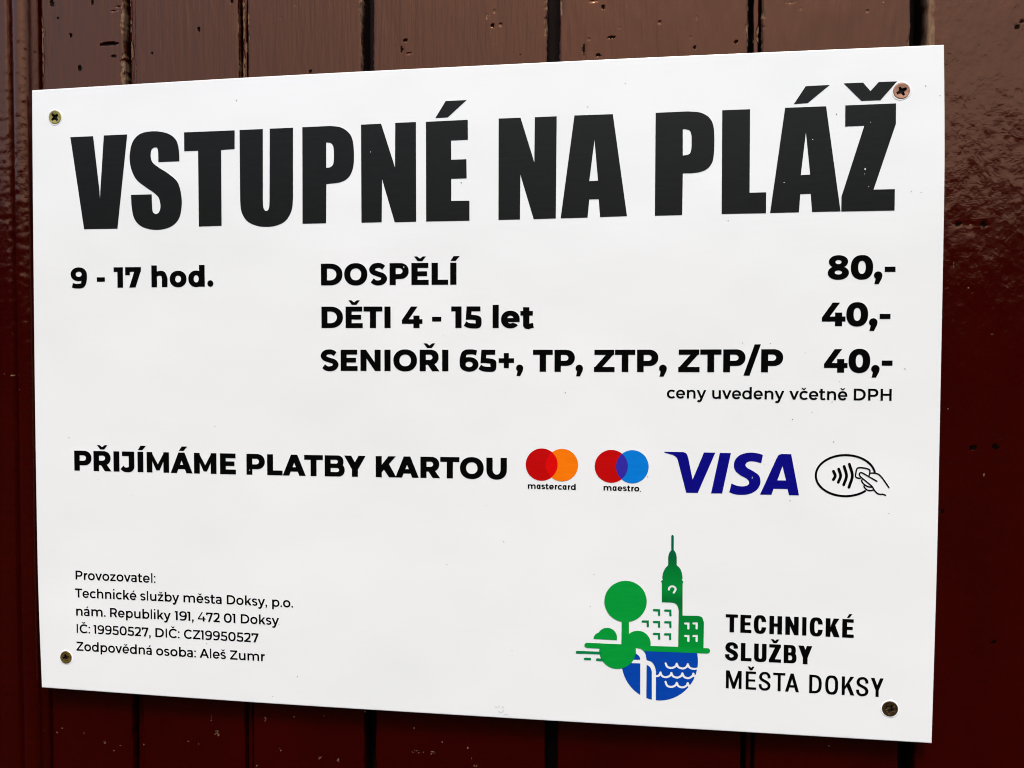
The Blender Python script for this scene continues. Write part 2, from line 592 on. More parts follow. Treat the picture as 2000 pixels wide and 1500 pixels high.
        pts = [(0.95, 0.865), (0.76, 0.965), (0.5, 1.0), (0.18, 0.945), (0.035, 0.765), (0.15, 0.61), (0.5, 0.51),
               (0.86, 0.41), (0.975, 0.24), (0.83, 0.06), (0.5, 0.0), (0.24, 0.035), (0.03, 0.15)]
        return stroke([(fx(a), fy(c)) for a, c in pts], [hh, hh, hh, hh * 1.08, st, hh * 1.05, hh, hh * 1.05, st, hh * 1.08, hh, hh, hh])
    if ch == 'z':
        d = st * 1.28
        t = ht * 0.95
        return Rc(0.02 * w, xh - t, w * 0.98, xh) + Rc(0, 0, w, t) + \
            P((0, t * 0.75), (w * 0.98 - d, xh - t), (w * 0.98, xh - t), (w * 0.98, xh - t * .75), (d, t), (0, t))
    if ch == 'v':
        aw = st * 1.06
        yi = xh - (w / 2 - aw) * xh / (w / 2 - st / 2)
        return P((0, xh), (aw, xh), (w / 2, yi), (w - aw, xh), (w, xh), (w / 2 + st / 2, 0), (w / 2 - st / 2, 0))
    if ch == 'y':
        aw = st * 1.06
        cx = w / 2 + 4
        yi = xh - (cx - aw) * xh / (cx - st / 2)
        return P((0, xh), (aw, xh), (cx, max(yi, 60)), (w - aw, xh), (w, xh), (cx + st / 2 - 4, -8), (cx - 50, -118), (cx - 130, -92),
                 (cx - st / 2, 10)) + \
            stroke([(cx + 6, 0), (cx - 30, -85), (cx - 95, -152), (cx - 165, -158), (cx - 235, -118)], st * 0.9)
    if ch == 'x':
        return P((0, xh), (st, xh), (w, 0), (w - st, 0)) + P((0, 0), (st, 0), (w, xh), (w - st, xh))
    if ch in 'bdpq':
        g = ring(0, -ov, w - st * 0.1, xh + ov, st * 0.97, ht, n) if ch in 'dq' else ring(st * 0.1, -ov, w, xh + ov, st * 0.97, ht, n)
        y0, y1 = (0, S.asc) if ch in 'bd' else (-194, xh)
        return g + (Rc(w - st, y0, w, y1) if ch in 'dq' else Rc(0, y0, st, y1))
    if ch in 'nhm':
        g = Rc(0, 0, st, xh if ch != 'h' else S.asc)
        cw = w if ch != 'm' else (w + st) / 2
        k = ht * 1.02
        for j in range(2 if ch == 'm' else 1):
            x0 = j * (cw - st)
            g += stroke([(x0 + st * .55, xh * .50), (x0 + st * .75, xh * .76), (x0 + cw * .5, xh + ov - k / 2),
                         (x0 + cw - st * .78, xh * .82), (x0 + cw - st / 2, xh * .54), (x0 + cw - st / 2, xh * 0.3), (x0 + cw - st / 2, 0)],
                        [st * .8, k * .85, k, (k + st) / 2, st, st, st], n=5)
        return g
    if ch == 'u':
        g = glyph('n', w, S)
        return [(s, [(w - a, xh - c) for a, c in p]) for s, p in g]
    if ch == 'r':
        k = ht * 1.05
        return Rc(0, 0, st, xh) + stroke([(st * .6, xh * .45), (st * .85, xh * .76), (w * .68, xh * 1.0 - k * .52), (w, xh + 6 - k / 2)],
                                         [st * .8, k, k, k])
    if ch == 'a':
        if S is LOGO:
            return glyph('q', w, S)[:2] + Rc(w - st, 0, w, xh)
        k = ht
        xr = w - st / 2
        g = stroke([(w * .07, xh * .83 - 4), (w * .24, xh * .945 - k * .25), (w * .5, xh + ov - k / 2), (xr - w * .08, xh * .88 - 6), (xr, xh * .60), (xr, 0)],
                   [k, k, k, st, st, st])
        g += ring(0, -ov, w * 0.96, xh * 0.61, st * .9, k * .82, 2.1)
        g += N((w * .55, xh * .5), (w * .55, xh * .5))[:0]
        return g + Rc(w - st, 0, w, xh * .5)
    if ch == 't':
        x0 = w * 0.20
        return Rc(x0, 120, x0 + st, 672) + Rc(0, xh - ht * .92, w * 0.93, xh) + \
            stroke([(x0 + st / 2, 150), (x0 + st / 2 + 8, 85), (x0 + st * .85, 52), (w * .74, ht * .42), (w * .975, ht * .42 + 18)],
                   [st, st, st * .85, ht, ht])
    if ch == 'k':
        aw = 1.2 * st
        xt = w * 0.97
        yb = 140
        mm = (xh - yb) / (xt - st)
        qx = 0.38 * w + aw * 0.6
        return Rc(0, 0, st, S.asc) + P((st - 2, yb), (st - 2, yb + aw * 0.9), (xt - aw, xh), (xt, xh)) + \
            P((0.38 * w, yb + mm * (0.38 * w - st)), (qx, yb + mm * (qx - st) + 30), (w, 0), (w - aw, 0))
    if ch == '1':
        return Rc(w - st, 0, w, H) + Rc(0, H - ht, w, H)
    if ch == '2':
        k = ht * 1.05
        return stroke([(w * .06, H * .83), (w * .24, H * .95 - k * .25), (w * .5, H + ov - k / 2), (w * .8, H * .94 - k * .3), (w - st * .62, H * .715),
                       (w * .76, H * .49), (w * .46, H * .27), (w * .15, H * .045)], [k, k, k, k, st, st, st, st * .9]) + Rc(0.02 * w, 0, w, ht)
    if ch == '4':
        if S is BOLD:
            return P((0, 138), (0, 255), (.45 * w, H), (.765 * w, H), (.33 * w, 286), (w, 286), (w, 138)) + Rc(.56 * w, 0, .86 * w, 404)
        return P((0, 150), (0, 225), (.50 * w, H), (.67 * w, H), (.18 * w, 236), (w, 236), (w, 150)) + Rc(.64 * w, 0, .64 * w + st, 385)
    if ch == '5':
        k = ht * 1.02
        yt = 432
        return Rc(.14 * w, H - ht, .93 * w, H) + P((.14 * w, H), (.14 * w + st * .86, H), (.14 * w + st * .72, yt - k * .5), (.09 * w, yt - k)) + \
            stroke([(.11 * w, yt - k / 2), (.42 * w, yt - k / 2), (w * .8, yt - k / 2 - 38), (w - st / 2, 215), (w * .8, 62 + (k - 87) * .25),
                    (w * .47, k / 2 - ov), (w * .22, k / 2 + 12), (w * .05, k / 2 + 66)], [k, k, k, st, k, k, k, k])
    if ch in '69':
        k = ht
        yc = 462 if S is BOLD else 440
        g = stroke([(w * .90, H * .955 - k * .42), (w * .64, H + ov - k / 2), (w * .27, H * .90 - k * .2), (st / 2, H * .56), (st / 2, H * .3)],
                   [k, k, k * 1.05, st, st])
        g += [('-', ell(w / 2, (yc - ov) / 2, w / 2 - st * .93, (yc + ov) / 2 - k * .92, 2.1)), ] 
        rg = ring(0, -ov, w, yc, st * .93, k * .92, 2.1)
        g = g[:1] + [rg[0], rg[1]]
        if ch == '9':
            g = [(s, [(w - a, H - c) for a, c in p]) for s, p in g]
        return g
    if ch == '7':
        dl = 155 if S is BOLD else 105
        sl = st * .82 if S is BOLD else st * .9
        x0 = .25 * w if S is BOLD else .27 * w
        return Rc(0, H - ht, w, H) + Rc(0, H - ht - dl * .75, sl, H) + \
            P((w, H - ht * .72), (x0 + st * 1.12, 0), (x0, 0), (w - st * 1.22, H - ht), (w, H - ht))
    if ch == '8':
        return [('+', ell(w / 2, 522, w * .455, 190, 2.1)), ('+', ell(w / 2, 195, w * .5, 206, 2.1)),
                ('-', ell(w / 2, 512, w * .455 - st * .9, 190 - ht * .82, 2.1)), ('-', ell(w / 2, 205, w * .5 - st * .95, 200 - ht * .88, 2.1))]
    if ch == '-':
        return Rc(0, 212, w, 363)
    if ch == '+':
        return Rc(0, 352 - 75, w, 352 + 75) + Rc(w / 2 - 82, 110, w / 2 + 82, 594)
    if ch == '/':
        return P((0, -105), (w * .36, -105), (w, 850), (w * .64, 850))
    d = S.dot
    if ch == '.':
        return P(*ell(w / 2, d / 2 - 6, d / 2, d / 2, 2, 20))
    if ch == ':':
        return P(*ell(w / 2, d / 2 - 6, d / 2, d / 2, 2, 16)) + P(*ell(w / 2, xh - d / 2 + 6, d / 2, d / 2, 2, 16))
    if ch == ',':
        r = w * 0.5
        return P(*ell(w / 2, r - 6, r, r, 2, 24)) + P((w * .22, r * .3), (w * .98, r * .62), (w * .93, r * .2), (w * .58, -142 if S is BOLD else -128),
                                                      (w * .06, -142 if S is BOLD else -128))
    raise ValueError(ch)


# ink width, left and right bearings of the small sans serif
MET = {'a': (438, 38, 80), 'b': (546, 84, 40), 'c': (486, 42, 24), 'd': (546, 42, 84), 'e': (522, 42, 42), 'h': (500, 84, 80),
       'i': (124, 77, 77), 'k': (498, 84, 8), 'l': (98, 90, 90), 'm': (884, 84, 80), 'n': (500, 84, 80), 'o': (546, 42, 42),
       'p': (546, 84, 42), 'r': (272, 84, 22), 's': (424, 28, 30), 't': (348, 18, 32), 'u': (500, 80, 84), 'v': (546, 2, 2),
       'y': (556, 2, 2), 'z': (430, 46, 46), 'D': (650, 100, 52), 'P': (552, 100, 44), 'H': (598, 100, 100), 'R': (566, 100, 42),
       'T': (572, 6, 6), 'I': (98, 104, 104), 'C': (628, 50, 42), 'Z': (566, 48, 44), 'A': (716, 4, 4), '0': (566, 48, 48),
       '1': (212, 14, 92), '2': (502, 28, 44), '4': (604, 34, 28), '5': (512, 34, 42), '7': (522, 40, 30), '9': (528, 42, 44),
       '.': (122, 44, 44), ':': (122, 44, 44), ',': (128, 40, 40)}
BASE = {'č': 'c', 'ě': 'e', 'é': 'e', 'á': 'a', 'š': 's', 'ž': 'z', 'Č': 'C'}
CACHE = {}


def glyph_tris(ch, w, S):
    key = (ch, round(w), id(S))
    if key not in CACHE:
        CACHE[key] = csg(glyph(ch, w, S))
    return CACHE[key]


def text_line(name, S, base, cap, words, mat, parent, label=None, depth=-0.00015):
    """One printed line. base / cap: photo points along the baseline and the cap line; words: (text, x left, x right)."""
    bp = [px(*p) for p in base]
    cp = [px(*p) for p in cap]
    zb = lambda X: float(np.interp(X, [p[0] for p in bp], [p[1] for p in bp]))
    zc = lambda X: float(np.interp(X, [p[0] for p in cp], [p[1] for p in cp]))
    if len(bp) > 1:   # allow straight extrapolation at both ends
        def lin(P):
            P = list(P)
            a = ((P[0][0] - .2), P[0][1] - .2 * (P[1][1] - P[0][1]) / (P[1][0] - P[0][0]))
            c = ((P[-1][0] + .2), P[-1][1] + .2 * (P[-1][1] - P[-2][1]) / (P[-1][0] - P[-2][0]))
            return [a] + P + [c]
        bp, cp = lin(bp), lin(cp)
    V, F = [], []
    for word, xl, xr in words:
        xm = (xl + xr) / 2
        ym = float(np.interp(xm, [p[0] for p in base], [p[1] for p in base])) - 12
        X0, X1 = px(xl, ym)[0], px(xr, ym)[0]
        items, cur = [], 0.0
        if len(word) == 1:
            Xc = (X0 + X1) / 2
            w = (X1 - X0) / (zc(Xc) - zb(Xc)) * H
            items.append((word, 0.0, w))
            total = w
        else:
            for i, ch in enumerate(word):
                mt = MET[BASE.get(ch, ch)]
                if i:
                    cur += mt[1] - 10
                items.append((ch, cur, mt[0] + (20 if mt[0] > 250 else 8)))
                cur += items[-1][2]
                total = cur
                cur += mt[2] - 10
        sc = (X1 - X0) / total
        for ch, gx, w in items:
            P, T = glyph_tris(ch, w, S)
            n0 = len(V)
            for a, c in P:
                X = X0 + (gx + a) * sc
                b0 = zb(X)
                V.append((X, depth, b0 + c / H * (zc(X) - b0)))
            F += [(n0 + t[0], n0 + t[1], n0 + t[2]) for t in T]
    o = link_mesh(name, V, F, mat, parent)
    face_front(o)
    if label:
        o['label'] = label
    return o


def face_front(o):
    me = o.data
    flip = [p.index for p in me.polygons if p.normal.y > 0]
    if flip:
        import bmesh
        bm = bmesh.new()
        bm.from_mesh(me)
        bm.faces.ensure_lookup_table()
        bmesh.ops.reverse_faces(bm, faces=[bm.faces[i] for i in flip])
        bm.to_mesh(me)
        bm.free()


def art(name, ops, frame, mat, parent, label=None, depth=-0.00015):
    """Flat printed shape traced in a zoomed frame (ox, oy, scale)."""
    ox, oy, s = frame
    P, T = csg(ops)
    V = []
    for a, c in P:
        X, Z = px(ox + a / s, oy + c / s)
        V.append((X, depth, Z))
    o = link_mesh(name, V, T, mat, parent)
    face_front(o)
    if label:
        o['label'] = label
    return o


def art_pieces(name, ops, frame, mat, parent, label=None, depth=-0.00015, min_area=400):
    """As art(), one object per separate piece of the shape; slivers are dropped."""
    ox, oy, s = frame
    P, T = csg(ops)
    par = list(range(len(P)))

    def find(a):
        while par[a] != a:
            par[a] = par[par[a]]
            a = par[a]
        return a
    for t in T:
        for q_ in (1, 2):
            par[find(t[0])] = find(t[q_])
    groups = {}
    for t in T:
        groups.setdefault(find(t[0]), []).append(t)
    for ts in groups.values():
        ar = sum(abs((P[t[1]][0] - P[t[0]][0]) * (P[t[2]][1] - P[t[0]][1]) - (P[t[2]][0] - P[t[0]][0]) * (P[t[1]][1] - P[t[0]][1])) / 2 for t in ts)
        if ar < min_area:
            continue
        idx = sorted({int(v) for t in ts for v in t})
        mp = {v: i for i, v in enumerate(idx)}
        V = [(lambda q_: (q_[0], depth, q_[1]))(px(ox + P[v][0] / s, oy + P[v][1] / s)) for v in idx]
        o = link_mesh(name, V, [tuple(mp[int(v)] for v in t) for t in ts], mat, parent)
        face_front(o)
        if label:
            o['label'] = label


def C(*pts):
    return cat(pts, 6)


# ================================================================== ground and wooded rise (mirrored in the gloss paint)
m, nt, b = new_mat('bare_ground')
nt.links.new(mix_rgb(nt, tex_noise(nt, 1.5, 5), (0.010, 0.006, 0.004), (0.017, 0.011, 0.007)), b.inputs['Base Color'])
b.inputs['Roughness'].default_value = 0.95
b.inputs['Specular IOR Level'].default_value = 0.02
M_GROUND = m
m, nt, b = new_mat('dark_foliage')
nt.links.new(mix_rgb(nt, tex_noise(nt, 0.8, 6), (0.004, 0.006, 0.0025), (0.013, 0.017, 0.006)), b.inputs['Base Color'])
b.inputs['Roughness'].default_value = 0.95
b.inputs['Specular IOR Level'].default_value = 0.02
M_FOL = m
o = link_mesh('ground', [(-300, -300, 0), (300, -300, 0), (300, 300, 0), (-300, 300, 0)], [(0, 1, 2, 3)], M_GROUND)
o['kind'] = 'structure'
V, F = [], []
NA, NR = 220, 14
for i in range(NA + 1):
    az = math.radians(-200 + 220 * i / NA)
    for j in range(NR + 1):
        r = 55 + 30 * j / NR
        t = min(1, j / 5)
        nz = noise.noise(Vector((math.cos(az) * 6, math.sin(az) * 6, 1.7))) * 1.6 + noise.noise(Vector((math.cos(az) * 26, math.sin(az) * 26, j * .9))) * .9
        V.append((math.cos(az) * r, math.sin(az) * r, -0.3 + t ** .4 * (TREELINE_H + nz) if j else -0.5))
for i in range(NA):
    for j in range(NR):
        a = i * (NR + 1) + j
        F.append((a, a + 1, a + NR + 2, a + NR + 1))
o = link_mesh('treeline', V, F, M_FOL, smooth=False)  # unseen dark line of trees behind the camera
o['kind'] = 'structure'

# ================================================================== the plank wall
PLANK_Y = 0.0100
sx = lambda x: 0.4005 + (x - 0.4005) * (0.48855 + PLANK_Y) / (0.48855 + 0.006)
ZLO, ZHI = 0.0, 2.3


def fnoise(x, z, s, seed=0.0):
    return noise.noise(Vector((x * s, seed, z * s)))


wall = empty('plank_wall', 'wall of upright brown-red painted planks with chipped edges behind the white sign', 'wall', (0.3, PLANK_Y, 0.0))
wall_inv = Matrix.Translation(-Vector(wall.location))

# marks seen on the boards: photo x, y, half width, half height (photo px), depth (mm), kind
MARKS = [(138, 70, 2.5, 5, 1.2, 'h'), (156, 133, 3, 6, 1.0, 'h'), (180, 5, 3.5, 4, 1.0, 'h'), (113, 35, 1.8, 3, .6, 'h'),
         (388, 58, 3, 4, .9, 'h'), (297, 104, 1.8, 2.5, .7, 'h'), (453, 3, 3, 5, 1.0, 'h'), (547, 35, 1.6, 3, .6, 'c'),
         (577, 10, 1.6, 3, .5, 'c'), (606, 139, 2, 3, .8, 'h'), (792, 79, 4.5, 3, .9, 'h'), (785, 95, 1.6, 9, .6, 'h'),
         (798, 105, 6, 2, .6, 'c'), (962, 50, 2.6, 4.5, 1.2, 'h'), (966, 22, 2, 3.5, .8, 'c'), (978, 49, 3, 3.5, .7, 'c'),
         (951, 33, 4, 5, .3, 'c'), (965, 84, 3, 1.6, .4, 'c'), (1017, 107, 1.6, 1.6, .5, 'h'), (1178, 14, 2.5, 4.5, 1.0, 'h'),
         (1160, 2, 12, 2.2, .6, 'c'), (1196, 73, 9, 2.4, .8, 'h'), (1140, 95, 2, 11, .5, 'h'), (1150, 76, 2.5, 3, .5, 'c'),
         (1168, 108, 5, 2.5, .7, 'h'), (1288, 44, 3, 4, .6, 'c'), (1210, 54, 2, 2, .4, 'c'), (1360, 34, 2, 6, .4, 'c'),
         (1357, 93, 3, 4, .8, 'h'), (1349, 72, 2, 2.5, .4, 'c'), (1437, 82, 4, 3, .7, 'h'), (1545, 5, 10, 2, .3, 'c'),
         (1565, 17, 3, 1.5, .4, 'c'), (1694, 22, 2.6, 2.2, .5, 'c'), (214, 86, 22, 3.4, 1.2, 'h'), (222, 22, 13, 2, .4, 'c'),
         (232, 14, 9, 2.2, .5, 'c'), (222, 110, 8, 2.2, .5, 'h'), (246, 70, 5, 9, 1.0, 'c'), (101, 5, 4, 9, .8, 'h'),
         (203, 1450, 6, 3, .3, 'c'), (233, 1456, 7, 2, .3, 'c'), (225, 1466, 6, 1.8, .3, 'c'), (163, 1433, 3, 2, .3, 'c'),
         (121, 1423, 2.4, 2, .3, 'c'), (268, 1398, 2.4, 2.4, .3, 'c'), (104, 1465, 2.2, 3, .3, 'c'), (350, 1449, 3, 2, .3, 'c'),
         (366, 1447, 5, 1.6, .3, 'c'), (389, 1453, 3, 3, .4, 'c'), (412, 1403, 1.4, 10, .3, 'c'), (425, 1432, 6, 6, .2, 'c'),
         (517, 1407, 3, 6, .2, 'c'), (650, 1428, 0.9, 16, .15, 'c'), (548, 1463, 3, 4, .3, 'c'), (624, 1480, 5, 4, .3, 'c'),
         (661, 1484, 5, 4, .3, 'c'), (502, 1495, 3, 2, .3, 'c'), (815, 1469, 12, 3, .4, 'c'), (846, 1470, 5, 4, .3, 'c'),
         (914, 1460, 4, 4, .3, 'c'), (920, 1482, 3, 3, .3, 'c'), (928, 1495, 8, 3, .3, 'c'), (882, 1440, 2, 2, .3, 'c'),
         (1618, 1457, 2, 2, .3, 'c'), (1680, 1495, 3, 2, .3, 'c'),
         (1872, 437, 5, 5, .9, 'h'), (1922, 437, 5, 5.5, .9, 'h'), (1895, 440, 6, 2.4, .5, 'c'), (1902, 672, 1.8, 1.4, .35, 'c'),
         (1916, 653, 1.8, 1.4, .35, 'c'), (1938, 652, 3, 2.4, .4, 'c'), (1952, 650, 1.8, 1.4, .35, 'c'), (1969, 639, 3, 2, .4, 'c'),
         (1862, 654, 1.6, 1.3, .3, 'c'), (1878, 654, 1.6, 1.3, .3, 'c'), (1901, 874, 6, 5, .9, 'h'), (1945, 872, 5, 5, .9, 'h'),
         (1950, 857, 8, 2, .4, 'c'), (1905, 899, 3.5, 2.5, .4, 'c'), (1921, 928, 1.6, 3.5, .3, 'c'), (1925, 937, 2, 2, .3, 'c'),
         (1840, 999, 4, 3.4, .9, 'h'), (1848, 1062, 1.5, 3, .3, 'c'), (1872, 1072, 3, 2, .3, 'c'), (1905, 1097, 1.6, 1.4, .3, 'c'),
         (1911, 1175, 1.8, 1.4, .3, 'c'), (1942, 1254, 4, 3, .9, 'h'), (1946, 1258, 3, 2, .5, 'c'), (1990, 1388, 7, 2.5, .3, 'c'),
         (1972, 1129, 3, 1.5, .3, 'c'), (1952, 208, 2.5, 3, .3, 'c'), (1996, 42, 3, 4, .8, 'h'), (1987, 52, 4, 3, .5, 'h'),
         (1998, 400, 3, 4, .5, 'c'), (1992, 450, 2.5, 2.5, .4, 'c'), (1862, 515, 2, 6, .3, 'c'), (1932, 522, 3, 2, .3, 'c'),
         (1, 631, 9, 13, .9, 'c'), (3, 655, 5, 9, .5, 'c'), (38, 229, 3, 3, .7, 'h'), (16, 655, 1.5, 2, .3, 'c'), (33, 627, 1.5, 1.5, .3, 'c'),
         (22, 732, 2, 2, .3, 'c'), (38, 762, 1.8, 1.8, .3, 'c'), (45, 555, 1.8, 2, .3, 'c'), (31, 391, 2, 2, .3, 'c'), (2, 1473, 2, 3, .3, 'c')]


def marks_in(x0, x1, depth):
    out = []
    for mx, my, hw, hh, dp, kind in MARKS:
        X, Z = px(mx, my, depth)
        if x0 - .004 < X < x1 + .004:
            k = 0.000335 if mx < 1000 else 0.00031
            out.append((X, Z, hw * k, hh * k, dp * 0.001, kind))
    return out


def board(name, x0, x1, yf, seed, zspans, step, chipL=0.4, chipR=0.4, relief=0.0001, mat=None, label=None, arris=0.0015, depth=0.016, worn=0.0):
    """Upright board: dense front grid where it can be seen, rounded worn arrises with painted highlights, dents and chips pushed into the mesh."""
    mk = marks_in(x0, x1, yf)
    nx = max(12, int((x1 - x0) / step))
    u = np.linspace(0, 1, nx + 1)
    ex = np.array([0, arris * .12, arris * .35, arris * .65, arris])
    mid = np.linspace(arris, (x1 - x0) - arris, nx - 1)
    xs_rel = np.concatenate([ex, mid[1:-1], (x1 - x0) - ex[::-1]])
    zs = []
    for (za, zb, st) in zspans:
        zs += list(np.arange(za, zb, st))
    zs.append(zspans[-1][1])
    zs = np.array(zs)
    V, A = [], []
    W = x1 - x0
    for z in zs:
        jl = 0.00045 * fnoise(seed, z, 160, seed) + 0.0005 * fnoise(seed, z, 33, seed + 3)
        jr = 0.00045 * fnoise(seed + 9, z, 160, seed) + 0.0005 * fnoise(seed + 9, z, 33, seed + 3)
        cl = max(0.0, fnoise(seed * .1, z, 62, seed + 20) * 1.5 + chipL - .42) + max(0, fnoise(seed * .1, z, 210, seed + 22)) * .5 * chipL
        cr = max(0.0, fnoise(seed * .1, z, 62, seed + 30) * 1.5 + chipR - .42) + max(0, fnoise(seed * .1, z, 210, seed + 32)) * .5 * chipR
        if z < Z0 + .1:
            cl, cr = cl * .18, cr * .18
        for xr in xs_rel:
            dl, dr = xr, W - xr
            x = x0 + xr
            y = yf
            chip_and_light = 0.0
            if dl < arris:
                t = 1 - dl / arris
                y += arris * (1 - math.sqrt(max(0, 1 - t * t)))
                x += jl * t
            if dr < arris:
                t = 1 - dr / arris
                y += arris * (1 - math.sqrt(max(0, 1 - t * t)))
                x += jr * t
            for dd, cc, sd in ((dl, cl, 40), (dr, cr, 50)):
                if dd < 0.0045 and cc > 0:
                    e = max(0, 1 - dd / (0.0008 + 0.0028 * min(1, cc)))
                    if e > 0:
                        q = min(1, e * 1.6) * min(1, cc * 2.2) * (0.62 + 1.0 * max(-.5, fnoise(x * 1.6, z, 330, seed + sd)))
                        if q > 0.25:
                            y += 0.0005 * q
                            chip_and_light = max(chip_and_light, min(1, q))
            if worn == 0 and z > Z0 + .3 and arris > .001:  # edge highlight painted pale into the colour, upper part of the planks only
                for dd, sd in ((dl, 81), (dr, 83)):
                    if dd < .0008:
                        chip_and_light = max(chip_and_light, .36 + .32 * fnoise(seed * .1 + dd * 90, z, 45, seed + sd) + .15 * fnoise(dd, z, 400, sd))
            if worn and dl < 0.0050 and z > Z0 + .3:
                q = (0.62 + .5 * fnoise(x, z, 160, seed + 70)) * min(1, (0.0050 - dl) / .0005)
                chip_and_light = max(chip_and_light, q)
            y += relief * (fnoise(x, z * .25, 260, seed) + 1.4 * fnoise(x, z * .5, 80, seed + 5))
            for X, Z, hw, hh, dp, kind in mk:
                ax, az = (x - X) / hw, (z - Z) / hh
                if abs(ax) < 2.2 and abs(az) < 2.2:
                    r = math.sqrt(ax * ax + az * az) * (1 + 0.45 * fnoise(x, z, 900, seed + 60))
                    if r < 1.0:
                        y += .6 * dp * (1 - r * r) ** .5
                        if kind == 'c':
                            chip_and_light = max(chip_and_light, 0.33 + .75 * fnoise(x, z, 1100, 4) if Z > Z0 + .1 or X > .59 else .30 + 1.1 * fnoise(x, z, 1300, 4))
                        else:
                            chip_and_light = -1.0  # dark colour stands in for shade in the dent
                    elif r < 1.7:
                        y -= dp * .07 * (1.7 - r)
            V.append((x, y, z))
            A.append(chip_and_light)
    m_ = len(xs_rel)
    F = []
    for i in range(len(zs) - 1):
        for j in range(m_ - 1):
            a = i * m_ + j
            F.append((a, a + 1, a + m_ + 1, a + m_))
    # sides and back
    nf = len(V)
    for z in zs:
        V += [(x0 + 0.0002, yf + depth, z), (x1 - 0.0002, yf + depth, z)]
        A += [0, 0]
    for i in range(len(zs) - 1):
        a, b_ = i * m_, (i + 1) * m_
        l0, l1 = nf + 2 * i, nf + 2 * i + 2
        F.append((a, b_, l1, l0))
        F.append((a + m_ - 1, l0 + 1, l1 + 1, b_ + m_ - 1))
        F.append((l0, l1, l1 + 1, l0 + 1))
    t = len(zs) - 1
    F.append(tuple([t * m_ + j for j in range(m_)] + [nf + 2 * t + 1, nf + 2 * t]))
    F.append(tuple([j for j in range(m_)][::-1] + [nf, nf + 1]))
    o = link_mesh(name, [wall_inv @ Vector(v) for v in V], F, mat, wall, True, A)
    if label:
        o['label'] = label
    return o


zt = px(1000, -45, PLANK_Y)[1]
zb_ = px(1000, 1560, PLANK_Y)[1]
EDGE_TOP, EDGE_BOT = Z0 + 0.34, Z0 + 0.035
LOWP, HIGHP = (0.0, zb_ - .02, 0.08), (zt + .02, 2.3, 0.08)
SP = [LOWP, (zb_ - .02, EDGE_BOT, 0.0008), (EDGE_BOT, EDGE_TOP, 0.02), (EDGE_TOP, zt + .02, 0.0007), HIGHP]
# board boundaries in metres along the wall (left edge, right edge)
gaps = [(0.0023, 0.0648), (0.0728, 0.1486), (0.1552, 0.2348), (0.2425, 0.3577), (0.3655, 0.4827), (0.4905, 0.5772)]
chips = [(.8, .9), (.15, .35), (.35, .45), (.15, .4), (.5, .4), (.45, .3)]
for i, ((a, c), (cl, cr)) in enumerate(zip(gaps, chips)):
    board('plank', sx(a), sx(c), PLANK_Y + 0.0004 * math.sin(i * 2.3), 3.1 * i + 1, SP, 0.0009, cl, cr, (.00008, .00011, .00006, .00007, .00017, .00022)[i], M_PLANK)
# recessed tongues seen inside the joints, then the dark backing
for i, (xa, xb_, yy) in enumerate([(0.0660, 0.0712, .0055), (0.1492, 0.1524, .0045), (0.4860, 0.4895, .004)]):
    board('tongue', sx(xa), sx(xb_), PLANK_Y + yy, 50 + i, [LOWP, (zb_ - .02, EDGE_BOT, 0.002), (EDGE_BOT, EDGE_TOP, 0.02), (EDGE_TOP, zt + .02, 0.0012), HIGHP],
          0.0006, .7 if i < 2 else 0.1, .2, 0.00015, M_PLANK, depth=0.006, arris=0.0008)
# wide stile on the right, rolled paint
SPF = [LOWP, (zb_ - .02, zt + .02, 0.0012), HIGHP]
for i in range(6):   # the boarding goes on past the frame
    board('plank', .800 + .1 * i, .893 + .1 * i, PLANK_Y, 120 + i, [(0.0, 2.3, 0.05)], 0.008, 0, 0, .00008, M_PLANK)
board('stile', sx(0.5862), 0.79, PLANK_Y - 0.0008, 77, SPF, 0.0013, .75, .3, 0.00012, M_STILE, 'wide smooth board right of the sign, paint with roller texture',
      arris=0.0022, depth=0.02, worn=1.0)
V = [(-0.6, PLANK_Y + .0215, ZLO), (1.40, PLANK_Y + .0215, ZLO), (1.40, PLANK_Y + .0215, ZHI), (-.6, PLANK_Y + .0215, ZHI)]
V += [(x, y + .02, z) for x, y, z in V]
link_mesh('backing_board', [wall_inv @ Vector(v) for v in V],
          [(0, 1, 2, 3), (5, 4, 7, 6), (0, 4, 5, 1), (1, 5, 6, 2), (2, 6, 7, 3), (3, 7, 4, 0)], M_GAP, wall)

# moulding on the left: flat fillet, quirk, round bead
prof = []
MX = lambda x: px(x, 300, 0.002)[0]
for x, y in [(-1300, .0032), (-60, .0030), (8, .0029), (14, .0026), (16, .0032), (18, .0062), (20, .0068)]:
    prof.append((MX(x), y))
for k in range(13):
    a = math.pi * k / 12
    prof.append((MX(21 + 16.5 * (1 - math.cos(a))), .0064 - .0050 * math.sin(a)))
prof += [(MX(56), .0078), (MX(60), .0088), (MX(62), .0100), (MX(63), .013), (MX(63), .024), (MX(-1300), .024)]
zs = np.concatenate([np.arange(0, zb_ - .02, .08), np.arange(zb_ - .02, zt + .02, .0011), np.arange(zt + .02, 2.3, .08)])
mk = marks_in(-.05, .01, .002)
V, F, A = [], [], []
for z in zs:
    for j, (x, y) in enumerate(prof):
        wv = 0.0005 * fnoise(0, z, 6, 5) + 0.00012 * fnoise(j * .01, z, 120, 8)
        rel = 0.00022 * fnoise(x, z, 240, 11) if j < len(prof) - 3 else 0
        yy, ch = y + rel, 0.0
        for X, Z, hw, hh, dp, kind in mk:
            r = math.hypot((x - X) / hw, (z - Z) / hh) * (1 + .4 * fnoise(x, z, 700, 3))
            if r < 1:
                yy += dp * (1 - r)
                if kind == 'c':
                    ch = .55 + .4 * fnoise(x, z, 900, 9)
        V.append((x + (wv if 3 < j < len(prof) - 2 else 0), yy, z))
        A.append(ch)
m_ = len(prof)
